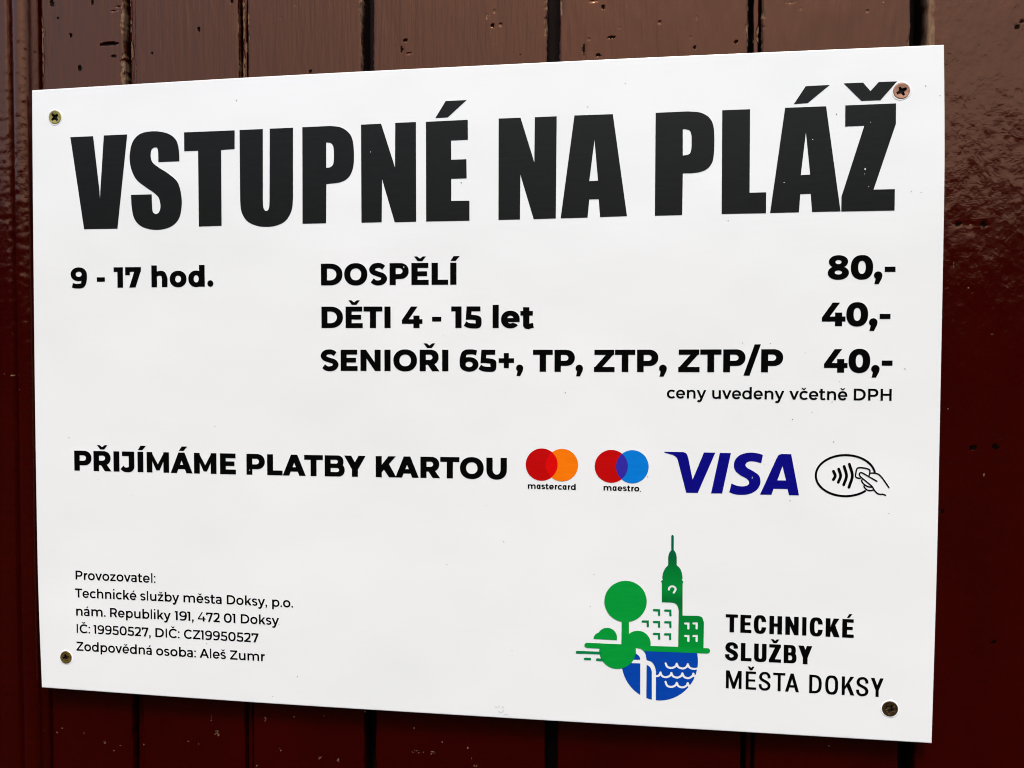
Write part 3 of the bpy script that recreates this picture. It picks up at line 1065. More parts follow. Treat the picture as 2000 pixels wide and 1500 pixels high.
for i in range(len(zs) - 1):
    for j in range(m_):
        a, b_ = i * m_ + j, i * m_ + (j + 1) % m_
        F.append((a, b_, b_ + m_, a + m_))
F.append(tuple(range(m_))[::-1])
F.append(tuple((len(zs) - 1) * m_ + j for j in range(m_)))
link_mesh('moulding', [wall_inv @ Vector(v) for v in V], F, M_BEAD, wall, True, A)['label'] = 'moulded trim with a round bead left of the sign'

# ================================================================== the sign
sign = empty('price_sign', 'large white beach entry price sign with black lettering screwed onto the brown planks', 'sign', (0, 0, 0))
outl = cat([(62.8, 176), (63.6, 300), (65, 460), (68, 750), (72.6, 1050), (76.5, 1200), (82, 1343)], 5)[:-1] + \
    cat([(82, 1343), (500, 1372.5), (960, 1401), (1400, 1427), (1820, 1452)], 5)[:-1] + \
    cat([(1820, 1452), (1830.5, 1100), (1837.8, 750), (1844.5, 400), (1845.5, 250), (1844.2, 87)], 5)[:-1] + \
    cat([(1844.2, 87), (1400, 106), (960, 126.6), (500, 150), (62.8, 176)], 5)[:-1]
O2 = [px(*p) for p in outl]
k = len(O2)
cen = (sum(p[0] for p in O2) / k, sum(p[1] for p in O2) / k)
inset = lambda p, d: (p[0] + (d if p[0] < cen[0] else -d) * (1 if abs(p[0] - cen[0]) > .29 else 0),
                      p[1] + (d if p[1] < cen[1] else -d) * (1 if abs(p[1] - cen[1]) > .19 else 0))
V = []
for d, y in ((.0005, 0.0), (.00012, .00016), (0, .0005), (0, .0030)):
    V += [(*((inset(p, d)[0], y)), inset(p, d)[1]) for p in O2]
SCREWS = [(107.8, 229.3, .00465), (1760.6, 178, .00475), (129.3, 1284, .0044), (1738, 1384.5, .00465)]
fops = [('+', [(p[0] * 1e4, p[2] * 1e4) for p in V[:k]])]
for ux, uy, sr in SCREWS:
    X, Z = px(ux, uy)
    fops.append(('-', ell(X * 1e4, Z * 1e4, sr * .8e4, sr * .8e4, 2, 28)))
PF, TF = csg(fops)
nv = len(V)
V += [(a / 1e4, 0.0, c / 1e4) for a, c in PF]
F = []
for L in range(3):
    for i in range(k):
        j = (i + 1) % k
        F.append((L * k + i, (L + 1) * k + i, (L + 1) * k + j, L * k + j))
F += [tuple(nv + t for t in tt) for tt in TF]
F.append(tuple(3 * k + i for i in range(k))[::-1])
panel = link_mesh('panel', V, F, [M_WHITE, M_CORE], sign)
for p in panel.data.polygons:
    if 2 * k <= p.index < 3 * k:
        p.material_index = 1
import bmesh
bm = bmesh.new()
bm.from_mesh(panel.data)
bmesh.ops.remove_doubles(bm, verts=bm.verts, dist=2e-6)
bmesh.ops.recalc_face_normals(bm, faces=bm.faces)
bm.to_mesh(panel.data)
bm.free()

# ---- headline, traced letter by letter
f1, f2, f3, f4, f5, f6 = (120, 180, 5), (420, 180, 5), (660, 180, 5), (940, 160, 5), (1220, 140, 5), (1440, 130, 5)
head = [
    (f1, [('+', [(88, 440), (310, 430), (372, 960), (377, 1050), (381, 960), (415, 423), (643, 413), (548, 1333), (222, 1338)])]),
    (f1, [('+', C((1153, 675), (1147, 560), (1118, 465), (1040, 405), (905, 382), (770, 408), (695, 490), (667, 620), (680, 740), (730, 850),
                  (820, 925), (900, 980), (950, 1030), (968, 1110), (955, 1170), (922, 1190), (893, 1165), (885, 1090), (882, 998))
           + C((680, 1003), (688, 1130), (715, 1240), (790, 1315), (925, 1345), (1060, 1318), (1145, 1240), (1174, 1120), (1170, 1000),
               (1135, 880), (1050, 800), (950, 735), (890, 685), (872, 620), (882, 560), (915, 540), (942, 560), (948, 683)))]),
    (f1, [('+', [(1198, 393), (1692, 373), (1692, 555), (1560, 565), (1565, 1305), (1343, 1312), (1335, 572), (1200, 577)])]),
    (f2, [('+', [(240, 370), (467, 360)] + C((468, 1060), (472, 1120), (484, 1151), (500, 1160), (518, 1151), (530, 1120), (533, 1060))
           + [(535, 357), (762, 347)] + C((762, 1040), (748, 1155), (690, 1255), (600, 1302), (500, 1315), (400, 1302), (310, 1255), (258, 1165), (246, 1060)))]),
    (f2, [('+', [(853, 343)] + C((1130, 330), (1230, 345), (1310, 400), (1346, 480), (1357, 600), (1350, 730), (1310, 825), (1230, 878), (1088, 898))
           + [(1085, 1280), (855, 1285)]),
          ('-', [(1086, 492)] + C((1105, 491), (1135, 500), (1156, 535), (1161, 600), (1160, 670), (1150, 712), (1120, 735), (1086, 738)))]),
    (f2, [('+', [(1426, 318), (1622, 308), (1758, 735), (1760, 300), (1962, 292), (1965, 1265), (1755, 1270), (1632, 850), (1628, 1270), (1430, 1275)])]),
    (f3, [('+', [(860, 290), (1268, 270), (1270, 465), (1105, 472), (1107, 660), (1255, 655), (1258, 842), (1107, 846), (1107, 1062),
                 (1285, 1060), (1285, 1255), (862, 1263)]),
          ('+', [(1052, 88), (1257, 77), (1073, 246), (952, 253)])]),
    (f4, [('+', [(170, 358), (384, 350), (518, 785), (523, 345), (737, 336), (728, 1333), (512, 1340), (382, 905), (378, 1343), (168, 1348)])]),
    (f4, [('+', [(910, 328), (1285, 315), (1423, 1310), (1160, 1320), (1147, 1145), (1055, 1147), (1038, 1325), (775, 1332)]),
          ('-', [(1106, 565), (1140, 965), (1055, 968)])]),
    (f5, [('+', [(303, 402)] + C((620, 388), (740, 400), (825, 448), (865, 525), (876, 650), (870, 820), (845, 905), (785, 962), (690, 988), (568, 993))
           + [(562, 1400), (295, 1407)]),
          ('-', [(568, 562)] + C((595, 562), (635, 575), (652, 620), (654, 690), (650, 760), (630, 805), (568, 820)))]),
    (f5, [('+', [(953, 377), (1225, 367), (1220, 1182), (1382, 1178), (1380, 1382), (947, 1390)])]),
    (f6, [('+', [(467, 403), (867, 388), (1008, 1414), (730, 1420), (717, 1242), (615, 1246), (602, 1423), (320, 1430)]),
          ('-', [(670, 640), (712, 1055), (620, 1060)]),
          ('+', [(668, 192), (903, 180), (687, 357), (552, 367)])]),
    (f6, [('+', [(1055, 380), (1550, 360), (1548, 560), (1330, 1202), (1538, 1197), (1535, 1405), (1015, 1415), (1017, 1270), (1240, 577), (1053, 585)]),
          ('+', [(1040, 165), (1227, 157), (1300, 240), (1380, 152), (1560, 145), (1397, 328), (1212, 335)])]),
]
hl = bpy.data.objects.new('headline', None)
hl.empty_display_size = 0.02
COL.objects.link(hl)
hl.parent = sign
hl['label'] = 'heavy black headline across the top of the sign'
for i, (fr, ops) in enumerate(head):
    art('letter', ops, fr, M_HEAD, hl, depth=-0.00015 - (0.00004 if i == len(head) - 1 else 0))


def one(s, xs):
    return [(c, a, b2) for c, (a, b2) in zip(s, xs)]


def zx(ox, s, L):
    return [(ox + a / s, ox + b2 / s) for a, b2 in L]


text_line('hours_line', BOLD, [(140, 562.9), (400, 559.8)], [(140, 523.0), (400, 520.2)],
          one('9-17hod.', zx(120, 5, [(92, 250), (347, 425), (512, 602), (625, 778), (880, 1036), (1059, 1222), (1240, 1400), (1423, 1487)])), M_BLACK, sign)
text_line('fare_line', BOLD, [(630, 557.3), (886, 556)], [(630, 515), (886, 513)],
          one('DOSPĚLÍ', zx(600, 5, [(135, 345), (362, 588), (605, 780), (805, 992), (1018, 1187), (1215, 1377), (1397, 1458)])), M_BLACK, sign)
text_line('fare_line', BOLD, [(630, 640.6), (1030, 640.6)], [(630, 598.9), (1030, 598.2)],
          one('DĚTI4-15let', zx(600, 5, [(140, 350), (376, 543), (551, 735), (755, 815), (925, 1126), (1220, 1310), (1407, 1508), (1533, 1704),
                                         (1811, 1871), (1893, 2076), (2082, 2213)])), M_BLACK, sign)
text_line('fare_line', BOLD, [(640, 724.2), (870, 725), (1180, 726.5), (1510, 727)], [(640, 683), (870, 683), (1180, 683.2), (1510, 682)],
          one('SENIOŘI65+,TP,ZTP,ZTP/P',
              zx(600, 5, [(132, 306), (328, 493), (521, 718), (755, 815), (842, 1073), (1099, 1290), (1318, 1379), (1490, 1673), (1677, 1849), (1870, 2020)])
              + zx(900, 5, [(540, 610), (705, 898), (915, 1114), (1121, 1194), (1300, 1502), (1505, 1703), (1721, 1928), (1936, 2012)])
              + zx(1240, 5, [(423, 632), (637, 845), (862, 1079), (1060, 1228), (1232, 1447)])), M_BLACK, sign)
q = 1500 / 340
text_line('price', BOLD, [(1640, 545.8), (1740, 545.2)], [(1640, 499.2), (1740, 498.2)],
          one('80,-', zx(1560, q, [(250, 432), (448, 640), (648, 721), (740, 833)])), M_BLACK, sign)
text_line('price', BOLD, [(1620, 637), (1740, 637)], [(1620, 591), (1740, 590.6)],
          one('40,-', zx(1560, q, [(199, 402), (409, 597), (605, 679), (697, 790)])), M_BLACK, sign)
text_line('price', BOLD, [(1620, 727.6), (1740, 728.2)], [(1620, 681.8), (1740, 681.8)],
          one('40,-', zx(1560, q, [(217, 420), (428, 615), (624, 697), (715, 807)])), M_BLACK, sign)
text_line('tax_note', MED, [(1350, 778.3), (1735, 782.6)], [(1350, 756.3), (1735, 759.5)],
          [('ceny', 1302.5, 1379.5), ('uvedeny', 1391, 1532), ('včetně', 1541.5, 1655), ('DPH', 1667.5, 1741.5)], M_BLACK, sign)
text_line('card_payment_line', BOLD, [(151, 919), (445, 926.1), (612, 929.7), (740, 931.8), (880, 934.1), (970, 936)],
          [(151, 880), (445, 885.5), (612, 888.7), (740, 890.7), (880, 892.6), (970, 894)],
          one('PŘIJÍMÁME', zx(120, 5, [(127, 295), (315, 487), (510, 567), (580, 713), (745, 801), (834, 1052), (1068, 1281), (1296, 1515), (1550, 1705)]))
          + one('PLATBY', zx(420, 5, [(308, 487), (510, 660), (662, 886), (872, 1054), (1072, 1267), (1263, 1471)]))
          + one('KARTOU', zx(700, 5, [(170, 372), (362, 590), (606, 796), (800, 987), (992, 1224), (1250, 1450)])), M_BLACK, sign)
text_line('operator_line', MED, [(149, 1131.7), (295, 1138.1)], [(149, 1114.2), (295, 1120.2)], [('Provozovatel:', 147.8, 303.8)], M_BLACK, sign)
text_line('operator_line', MED, [(152, 1166.8), (450, 1180.3), (560, 1186)], [(152, 1149.2), (450, 1162.2), (560, 1167.8)],
          [('Technické', 146.8, 266.6), ('služby', 273.9, 350.2), ('města', 358.5, 433.1), ('Doksy,', 443.1, 521.9), ('p.o.', 531.5, 572.5)], M_BLACK, sign)
text_line('operator_line', MED, [(150, 1202.1), (217, 1205), (475, 1217.5)], [(150, 1184.3), (217, 1187.2), (475, 1199.4)],
          [('nám.', 148.9, 206.3), ('Republiky', 215.1, 333.7), ('191,', 341.4, 378.5), ('472', 386.5, 429.4), ('01', 437.2, 459.8), ('Doksy', 470.4, 545.2)],
          M_BLACK, sign)
text_line('operator_line', MED, [(151, 1235.8), (385, 1248.4), (497, 1254.4)], [(151, 1218.7), (385, 1230.4), (497, 1236.6)],
          [('IČ:', 150, 176.2), ('19950527,', 182.9, 294.5), ('DIČ:', 303.6, 350.9), ('CZ19950527', 359.4, 505)], M_BLACK, sign)
text_line('operator_line', MED, [(155, 1270.8), (400, 1285), (512, 1291.1)], [(155, 1253.2), (400, 1267.0), (512, 1273.1)],
          [('Zodpovědná', 149.6, 296.6), ('osoba:', 305, 382.8), ('Aleš', 390, 441.6), ('Zumr', 449.4, 517.3)], M_BLACK, sign)


def group_empty(name, label):
    o = bpy.data.objects.new(name, None)
    o.empty_display_size = 0.01
    COL.objects.link(o)
    o.parent = sign
    o['label'] = label
    return o


# ---- card marks
MC = (1010, 860, 50 / 7)
g = group_empty('card_logo', 'overlapping red and orange discs with a small word below')
ra, oa = ell(343, 338, 223, 226, 2, 56), ell(626, 345, 225, 227, 2, 56)
art('disc', [('+', ra), ('-', oa)], MC, M_RED, g, 'dark red disc')
art('disc', [('+', oa), ('-', ra)], MC, M_ORANGE, g, 'orange disc')


def art_common(name, pa, pb, frame, mat, parent):
    ox, oy, s = frame
    vs = [Vector(p) for p in pa] + [Vector(p) for p in pb]
    es = [(i, (i + 1) % len(pa)) for i in range(len(pa))] + [(len(pa) + i, len(pa) + (i + 1) % len(pb)) for i in range(len(pb))]
    ov, _, of, _, _, _ = delaunay_2d_cdt(vs, es, [], 0, 1e-4)
    P = np.array([(v.x, v.y) for v in ov])
    T = np.array([f for f in of if len(f) == 3])
    c = P[T].mean(axis=1)
    T = T[(winding(c, pa) != 0) & (winding(c, pb) != 0)]
    V = []
    for a, b2 in P:
        X, Z = px(ox + a / s, oy + b2 / s)
        V.append((X, -0.00015, Z))
    o = link_mesh(name, V, T, mat, parent)
    face_front(o)
    return o


art_common('disc_overlap', ra, oa, MC, M_RED2, g)['label'] = 'bright red overlap'
text_line('wordmark', LOGO, [(1035, 954.5), (1120, 956.7)], [(1035, 943.4), (1120, 945.4)], [('mastercard', 1031, 1124.6)], M_BLACK, g)
g = group_empty('card_logo', 'overlapping red and light blue discs with a small word below')
rb, bb = ell(1314, 362, 232, 230, 2, 56), ell(1607, 368, 228, 232, 2, 56)
art('disc', [('+', rb), ('-', bb)], MC, M_RED, g, 'dark red disc')
art('disc', [('+', bb), ('-', rb)], MC, M_CYAN, g, 'light blue disc')
art_common('disc_overlap', rb, bb, MC, M_PURPLE, g)['label'] = 'purple overlap'
text_line('wordmark', LOGO, [(1185, 958), (1240, 959.5)], [(1185, 946.8), (1240, 948.3)], [('maestro', 1178.8, 1248.8)], M_BLACK, g)
art('trademark_dot', [('+', ell(1719, 710, 7, 7, 2, 10)), ('+', rect(1812, 505, 1828, 512))], MC, M_BLACK, g)

VI = (1280, 860, 20 / 3)
g = group_empty('wordmark', 'slanted navy blue word between the discs and the contactless symbol')
art('letter', [('+', [(118, 148)] + C((360, 152), (395, 165), (415, 190), (427, 225)) + [(485, 510), (632, 158), (780, 160), (552, 683), (402, 682)]
               + C((290, 250), (272, 220), (225, 190), (118, 160)))], VI, M_NAVY, g)
art('letter', [('+', [(840, 163), (983, 165), (870, 690), (725, 690)])], VI, M_NAVY, g)
art('letter', [('+', C((1400, 190), (1378, 297)) + C((1376, 296), (1300, 276), (1230, 273), (1188, 290), (1173, 325), (1200, 360), (1280, 405), (1345, 455),
                                                     (1368, 520), (1355, 595), (1300, 660), (1210, 700), (1110, 709), (1030, 700), (962, 675))
                + C((990, 562), (1070, 592), (1150, 598), (1205, 580), (1220, 545), (1190, 500), (1110, 455), (1045, 400), (1022, 330), (1040, 252),
                    (1110, 187), (1220, 160), (1330, 168), (1400, 190)))], VI, M_NAVY, g)
art('letter', [('+', [(1362, 705)] + C((1580, 230), (1605, 192), (1645, 177)) + [(1768, 180), (1870, 715), (1740, 713), (1720, 632), (1538, 630), (1512, 708)]),
               ('-', [(1655, 335), (1702, 522), (1588, 520)])], VI, M_NAVY, g)

CT = (1570, 860, 10)
g = group_empty('contactless_symbol', 'black outline oval with waves and a hand holding a card')
art('oval', stroke([(813 + 580 * math.cos(math.radians(a)), 688 - 401 * math.sin(math.radians(a))) for a in np.linspace(8.5, 313, 70)], 42, False), CT, M_BLACK, g)
for pts in ([(578, 603), (612, 690), (577, 765)], [(680, 560), (718, 690), (673, 815)], [(786, 510), (832, 690), (779, 865)], [(888, 466), (946, 690), (880, 915)]):
    art('wave', stroke(pts, 56, True, True), CT, M_BLACK, g)
art('card', stroke([(1110, 745), (1060, 738), (1020, 720), (1008, 685), (1024, 590), (1045, 545), (1095, 533), (1170, 540), (1235, 553), (1283, 578), (1288, 620), (1275, 690)], 30), CT, M_BLACK, g)
hand = stroke([(1425, 797), (1290, 720), (1150, 640), (1105, 632), (1082, 660), (1110, 715), (1220, 805), (1330, 900), (1370, 965), (1435, 1035), (1490, 1052),
               (1540, 1052), (1595, 1072)], 28, True, True)
hand += stroke([(1138, 762), (1130, 800), (1175, 858), (1250, 903), (1330, 915)], 28)
hand += stroke([(1178, 880), (1178, 912), (1225, 962), (1290, 980), (1370, 968)], 28)
hand += stroke([(1295, 640), (1360, 638), (1430, 650), (1490, 688), (1560, 775), (1660, 920)], 28, True, True)
art('hand', hand, CT, M_BLACK, g, depth=-0.00019)

# ---- town services emblem
EU = (1110, 1030, 20 / 3)
dy = 1133.3
lo = lambda L: [(a, c + dy) for a, c in L]
g = group_empty('town_emblem', 'green and blue emblem of a tower, tree, houses and water')
white1 = lo([(878, 432)] + C((878, 432), (950, 450), (1000, 505), (1020, 590)) + [(1020, 650), (1015, 1140), (936, 1140), (938, 600)] + C((938, 600), (925, 545), (880, 508)))
white2 = lo([(850, 587), (1000, 590)] + C((1000, 590), (1080, 615), (1125, 675), (1142, 745)) + [(1138, 1150), (1087, 1150), (1087, 740)] + C((1087, 740), (1068, 690), (1020, 652)) + [(1000, 640), (820, 632)])
blob = lo(ell(641, 470, 238, 237, 2, 48))
above = ('-', lo([(-50, -900), (1250, -900), (1250, 414), (1072, 408), (690, 387), (245, 367), (-50, 355)]))
lane = lo([(245, 367), (690, 387), (1072, 408), (1430, 420), (1760, 437), (1812, 437)] + C((1812, 437), (1836, 447), (1846, 472), (1836, 497), (1812, 507))
          + [(1010, 477), (900, 470), (640, 455), (245, 435)] + C((245, 435), (220, 425), (209, 402), (220, 377), (245, 367)))
blue = [('+', lo(ell(1190, 607, 498, 512, 2, 64))), ('-', lo([(500, 0), (1900, 0), (1900, 505), (1010, 477), (500, 450)])), ('-', blob), ('-', white1), ('-', white2)]
for row in ([[(1268, 635), (1288, 678), (1345, 695), (1398, 672), (1412, 640)], [(1412, 640), (1432, 682), (1490, 702), (1540, 680), (1555, 645)],
             [(1555, 645), (1578, 688), (1630, 707), (1700, 700)]],
            [[(1135, 803), (1180, 792), (1200, 752)], [(1200, 752), (1220, 798), (1275, 815), (1328, 792), (1342, 760)], [(1342, 760), (1365, 803), (1420, 820), (1470, 797), (1485, 765)],
             [(1485, 765), (1508, 810), (1560, 828), (1612, 803), (1628, 768)], [(1628, 768), (1640, 800), (1690, 830)]],
            [[(1266, 875), (1288, 925), (1345, 941), (1395, 920), (1412, 887)], [(1412, 887), (1435, 932), (1490, 947), (1540, 925), (1555, 892)], [(1555, 892), (1575, 935), (1620, 955)]]):
    for seg in row:
        blue += [('-', p) for _, p in stroke(lo(seg), 28, True, True)]
art_pieces('water', blue, EU, M_BLUE, g, 'blue half disc with white waves')
tower = [(1340, 300), (1340, 110)] + C((1340, 110), (1356, 96), (1373, 110)) + [(1373, 295)] + C((1373, 295), (1398, 330), (1411, 385)) + [(1411, 490)] + \
    C((1411, 490), (1455, 535), (1480, 600), (1488, 668)) + [(1474, 682), (1490, 696), (1500, 712), (1488, 730), (1487, 1147), (1690, 1150)] + \
    C((1690, 1150), (1742, 1172), (1765, 1235)) + [(1760, 1580), (1430, 1580), (1437, 1080)] + C((1437, 1080), (1420, 1020), (1385, 988), (1340, 977)) + \
    [(1217, 972), (1217, 718), (1205, 705), (1217, 690), (1232, 678), (1222, 660)] + C((1222, 660), (1232, 595), (1260, 535), (1300, 490)) + [(1300, 385)] + C((1300, 385), (1315, 330), (1340, 297))
ops = [('+', tower)]
wins = []
for dx in (0, 108):
    for d2 in (0, 163):
        wins.append([(1522 + dx, 1248 + d2), (1563 + dx, 1249 + d2), (1563 + dx, 1314 + d2)])
for pth in wins:
    ops += [('-', p) for _, p in stroke(pth, 29, False, True)] + [('-', ell(pth[1][0], pth[1][1], 15, 15, 2, 12))]
ops += [('-', p) for _, p in stroke([(1309, 808), (1318, 780), (1350, 764), (1385, 778), (1396, 808), (1372, 848)], 27, True, True)]
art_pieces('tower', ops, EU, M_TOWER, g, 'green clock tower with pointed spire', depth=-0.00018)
art_pieces('ground_strip', [('+', lane), ('-', white1), ('-', blob)], EU, M_GREEN, g, depth=-0.00021)
art_pieces('tree', [('+', ell(745, 963, 276, 269, 2, 56)), ('+', [(695, 1200), (790, 1200), (790, 1400), (900, 1560), (690, 1560)]),
             ('+', ell(902, 1512, 170, 168, 2, 48)), ('-', lo([(600, 385), (690, 387), (1072, 408), (1200, 412), (1200, 900), (600, 900)]))], EU, M_GREEN, g, 'round green tree', depth=-0.00024)
art_pieces('bush', [('+', blob), above, ('+', lo([(690, 386), (900, 396), (1074, 408), (1010, 480), (870, 470)])), ('-', lo([(300, 300), (690, 387), (300, 367)])), ('-', white1), ('-', white2)],
    EU, M_GREEN, g, 'large green round bush', depth=-0.00027)
art('bush', [('+', ell(505, 1435, 129, 129, 2, 40)), ('+', ell(413, 1455, 86, 88, 2, 30)), ('-', [(250, 1448), (345, 1453), (632, 1468), (700, 1470), (700, 1700), (250, 1700)])],
    EU, M_GREEN, g, 'small low green bush', depth=-0.00018)
art('stripe', stroke(lo([(114, 489), (420, 500)]), 34, False, True), EU, M_GREEN2, g, depth=-0.0003)
art('stripe', stroke(lo([(217, 578), (282, 580)]), 33, False, True), EU, M_GREEN2, g)
art('stripe', stroke(lo([(377, 585), (450, 590)]), 33, False, True), EU, M_GREEN2, g, depth=-0.0003)
for x, y in [(1115, 1077), (1262, 1082), (968, 1224), (1115, 1231), (1262, 1234), (1115, 1386), (1259, 1391)]:
    ops = stroke([(x, y), (x + 66, y + 2), (x + 67, y + 62)], 30, False, True) + [('+', ell(x + 66, y + 2, 15, 15, 2, 12))]
    art('window', ops, EU, M_GREEN2, g)

LB = (1400, 1180, 7.5)
text_line('emblem_lettering', CNDB, [(1429, 1234.7), (1570, 1241), (1655, 1245.3)], [(1429, 1199.7), (1570, 1205.1), (1655, 1209)],
          one('TECHNI', zx(1400, 7.5, [(130, 310), (345, 507), (542, 724), (770, 955), (1003, 1198), (1250, 1312)]))
          + one('CKÉ', zx(1560, 7.5, [(160, 353), (394, 600), (637, 806)])), M_BLACK, sign)
text_line('emblem_lettering', CNDB, [(1450, 1290.7), (1540, 1294.9), (1572, 1297)], [(1450, 1255.6), (1540, 1259.4), (1572, 1261.1)],
          one('SLUŽB', zx(1400, 7.5, [(124, 310), (352, 509), (546, 728), (763, 940), (980, 1167)])) + one('Y', [(1559, 1586.3)]), M_BLACK, sign)
text_line('emblem_lettering', CNDL, [(1420, 1344), (1550, 1351.3), (1582, 1353.4), (1713, 1360.8)], [(1420, 1309), (1550, 1315.4), (1582, 1317.3), (1713, 1324.2)],
          one('MĚSTA', zx(1400, 7.5, [(133, 363), (423, 577), (614, 790), (825, 1002), (999, 1204)]))
          + one('DOKSY', zx(1560, 7.5, [(153, 336), (387, 576), (630, 815), (840, 1024), (1054, 1242)])), M_BLACK, sign)

# ---- specks, scuffs and a faint smudge on the sheet
sp_ops = []
rnd = random.Random(3)
spots = [(135, 855, 1.6), (984, 1058, 1.5), (873, 1103, 1.4), (420, 833, 1.2), (1625, 785, 1.6), (1586, 805, 1.5), (1548, 819, 1.6), (1505, 671, 1.2),
         (1450, 670, 1.4), (1634, 223, 2.0), (1808, 168, 1.8), (1836, 187, 1.6), (1768, 721, 1.5), (1766, 720, 1.2), (901, 357, 1.8), (1543, 978, 1.6),
         (1628, 863, 1.8), (1104, 767, 1.6), (1799, 376, 1.4), (713, 1390, 1.3), (545, 1220, 1.2), (404, 1257, 1.4), (1422, 431, 1.6), (1736, 1003, 1.5),
         (533, 1420 - 60, 1.2), (581, 1321, 1.4), (1640, 745, 1.1), (1737, 172, 1.2), (1780, 374, 1.3), (1000, 1270, 1.1), (1160, 1122, 1.4), (1153, 1184, 1.2),
         (462, 196, 1.6), (1221, 163, 1.6), (1148, 209, 1.6)]
for x, y, r in spots:
    sp_ops.append(('+', [(x + r * .55 * math.cos(a) * (1 + .3 * rnd.random()), y + r * .55 * math.sin(a) * (1 + .3 * rnd.random())) for a in np.linspace(0, 5.6, 8)]))
for _ in range(30):
    x, y = rnd.uniform(100, 1810), rnd.uniform(190, 1330)
    r = rnd.uniform(.3, .5)
    sp_ops.append(('+', [(x + r * math.cos(a), y + r * math.sin(a)) for a in np.linspace(0, 5.2, 6)]))
o = art('specks', sp_ops, (0, 0, 1), M_SPECK, sign, depth=-0.00012)
o['kind'] = 'stuff'
o['label'] = 'tiny dirt specks scattered over the white sheet'
sm = [('+', ell(969, 1381, 2.6, 1.8, 2, 12)), ('+', ell(974.5, 1380.5, 1.4, 3, 2, 12)), ('+', ell(982, 1381.5, 2.2, 2.2, 2, 12)),
      ('+', stroke([(973, 1389), (978, 1391.5), (982, 1390), (984, 1386)], 2.6)[0][1]), ('+', rect(984, 1394.5, 992, 1396.5))]
o = art('smudge', sm, (0, 0, 1), M_SMUDGE, sign, depth=-0.00012)
o = art('paint_nick', [('+', ell(1689.5, 330.5, 1.5, 2.2, 2, 10)), ('+', ell(1688.5, 340, .7, .8, 2, 8)), ('+', ell(1587, 272.5, 1.1, .6, 2, 8)),
                       ('+', ell(1531.5, 356.5, 1.6, .5, 2, 8)), ('+', ell(1700, 239, .9, .5, 2, 8)), ('+', ell(1696, 365, .9, .5, 2, 8)),
                       ('+', ell(724, 297, .8, .8, 2, 8)), ('+', ell(488, 918, 1.0, 1.0, 2, 8)), ('+', ell(789, 522, .8, 2, 2, 8)),
                       ('+', ell(1469, 933, .6, 2.2, 2, 8))], (0, 0, 1), M_SMUDGE, sign, depth=-0.00032)
o['kind'] = 'stuff'
o['label'] = 'tiny pale nicks in the black print'

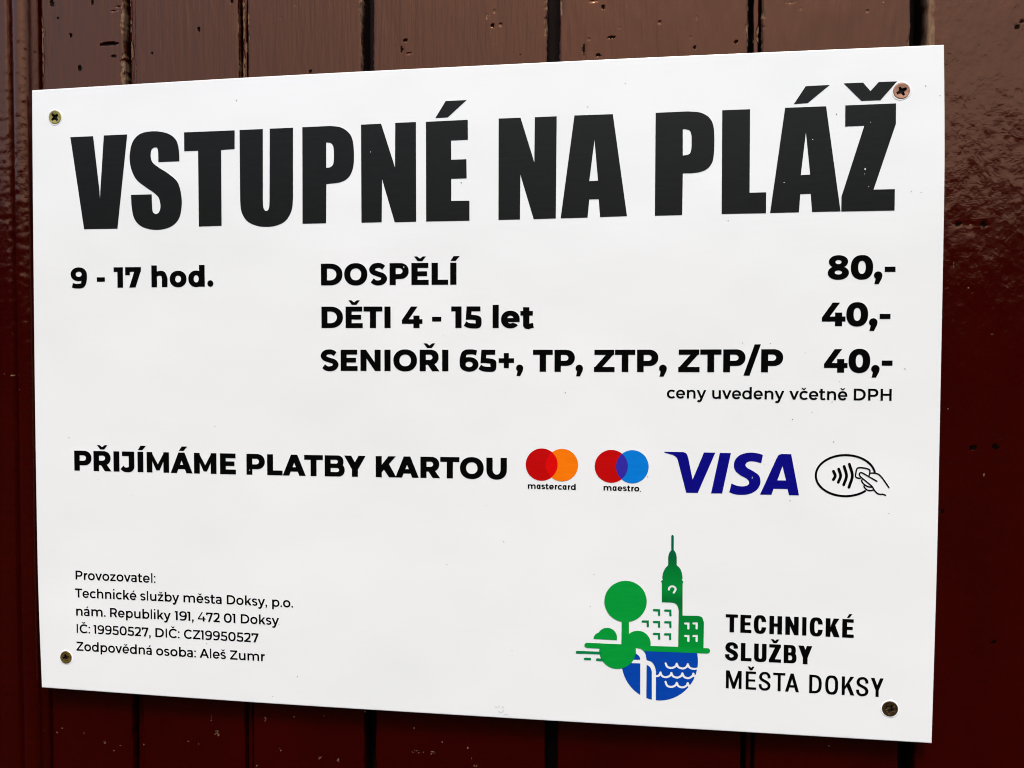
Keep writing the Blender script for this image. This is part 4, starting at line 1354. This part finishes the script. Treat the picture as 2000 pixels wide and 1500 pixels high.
# ---- four countersunk cross-head screws
def screw(cx, cy, R, rot, mat, sock, label, arm=0.62, wdt=0.26, seed=0):
    X, Z = px(cx, cy)
    e = bpy.data.objects.new('screw', None)
    e.empty_display_size = 0.004
    COL.objects.link(e)
    e.parent = sign
    e.location = (X, 0, Z)
    e['label'] = label
    # countersunk dished head as rings; cross socket cut from the top face
    cross = []
    rr = random.Random(seed)
    for i in range(4):
        a = rot + i * math.pi / 2
        c, s = math.cos(a), math.sin(a)
        L, w2 = R * arm * rr.uniform(.9, 1.1), R * wdt / 2 * rr.uniform(.9, 1.15)
        cross += [(c * R * .2 + s * w2 * 1.3, s * R * .2 - c * w2 * 1.3), (c * L + s * w2 * .8, s * L - c * w2 * .8),
                  (c * L - s * w2 * .8, s * L + c * w2 * .8), (c * R * .2 - s * w2 * 1.3, s * R * .2 + c * w2 * 1.3)]
    disc = ell(0, 0, R * .90, R * .90, 2, 36)
    S_ = 1e4
    P, T = csg([('+', [(a * S_, c * S_) for a, c in disc]), ('-', [(a * S_, c * S_) for a, c in cross])])
    V = []
    for a, c in P:
        a, c = a / S_, c / S_
        r = math.hypot(a, c) / R
        V.append((a, -0.00052 + 0.00035 * (1 - r) ** 1.0, c))
    F = [tuple(t) for t in T]
    n0 = len(V)
    for r, y in ((.90, -0.00052), (.965, -0.00046), (1.0, -0.0002), (1.0, .0006)):
        V += [(math.cos(t) * R * r, y, math.sin(t) * R * r) for t in np.linspace(0, 2 * math.pi, 37)[:-1]]
    for L in range(3):
        for i in range(36):
            j = (i + 1) % 36
            F.append((n0 + L * 36 + i, n0 + L * 36 + j, n0 + (L + 1) * 36 + j, n0 + (L + 1) * 36 + i))
    hd = link_mesh('screw_head', V, F, mat, e)
    bm = bmesh.new()
    bm.from_mesh(hd.data)
    bmesh.ops.remove_doubles(bm, verts=bm.verts, dist=1e-6)
    bmesh.ops.recalc_face_normals(bm, faces=bm.faces)
    bm.to_mesh(hd.data)
    bm.free()
    face_front(hd)
    # socket: tapering walls and floor
    kk = len(cross)
    V = [(a, -0.00030, c) for a, c in cross] + [(a * .72, 0.0016, c * .72) for a, c in cross]
    F = [(i, (i + 1) % kk, kk + (i + 1) % kk, kk + i) for i in range(kk)]
    P, T = csg([('+', [(a * .72 * S_, c * .72 * S_) for a, c in cross])])
    n0 = len(V)
    V += [(a / S_, 0.0016, c / S_) for a, c in P]
    F += [tuple(n0 + t for t in tt) for tt in T]
    link_mesh('socket', V, F, sock, e)
    # ring of scuffed sheet pressed up round the head
    V, F = [], []
    for i, t in enumerate(np.linspace(0, 2 * math.pi, 41)[:-1]):
        wv = 1 + .035 * math.sin(3 * t + seed) + .02 * rr.random()
        for r, y in ((.995, -0.00002), (1.03, -0.00028), (1.10 * wv, -0.00022), (1.2 * wv, 0.00004)):
            V.append((math.cos(t) * R * r, y, math.sin(t) * R * r))
    for i in range(40):
        for L in range(3):
            a, b2 = i * 4 + L, ((i + 1) % 40) * 4 + L
            F.append((a, b2, b2 + 1, a + 1))
    rm = link_mesh('raised_rim', V, F, M_LINK, e, True)
    face_front(rm)


screw(107.8, 229.3, 0.00465, math.radians(40), M_BRASS, M_SOCKET, 'yellow zinc screw, top left corner', .66, .38, 1)
screw(1760.6, 178, 0.00475, math.radians(28), M_COPPER, M_SOCKET, 'pinkish copper screw touching the last headline letter', .62, .34, 2)
screw(129.3, 1284, 0.0044, math.radians(12), M_OLIVE, M_SOCKET, 'tarnished olive brown screw, bottom left corner', .6, .36, 3)
screw(1738, 1384.5, 0.00465, math.radians(60), M_DARKZ, M_SOCKET, 'dark tarnished screw, bottom right corner', .6, .36, 4)

# bare metal scratches on the two tarnished screws
def scratches(cx, cy, segs, name='scratch'):
    ops = []
    for pts, w in segs:
        ops += [('+', [(a * 10, c * 10) for a, c in p]) for _, p in stroke([(cx + a, cy + c) for a, c in pts], w, False)]
    o = art(name, ops, (0, 0, 10), M_BRASS, sign, 'bare bright scratches on the tarnished screw', depth=-0.0007)
    o['kind'] = 'stuff'


scratches(1738, 1384.5, [([(-9.5, 1), (-7, .5), (-3.5, -2)], 1.1), ([(-4.8, -4.5), (-3.6, -1)], 1.0), ([(-3.5, -2.2), (.5, -3.2)], .9), ([(5, -4), (8.5, -6)], .9),
                         ([(2, 5.5), (6, 3.5), (9.5, 2.8)], .9), ([(-4, 9), (0.5, 9)], 1.4), ([(-8, 4.5), (-4.5, 3.5)], .9)])
scratches(129.3, 1284, [([(-6, 0), (-7.5, 3)], 1.1), ([(-5.5, 5), (-2.5, 8)], 1.1), ([(-1, 4), (4, 3.2)], .8), ([(4.5, -2), (6.5, 1)], .9)])
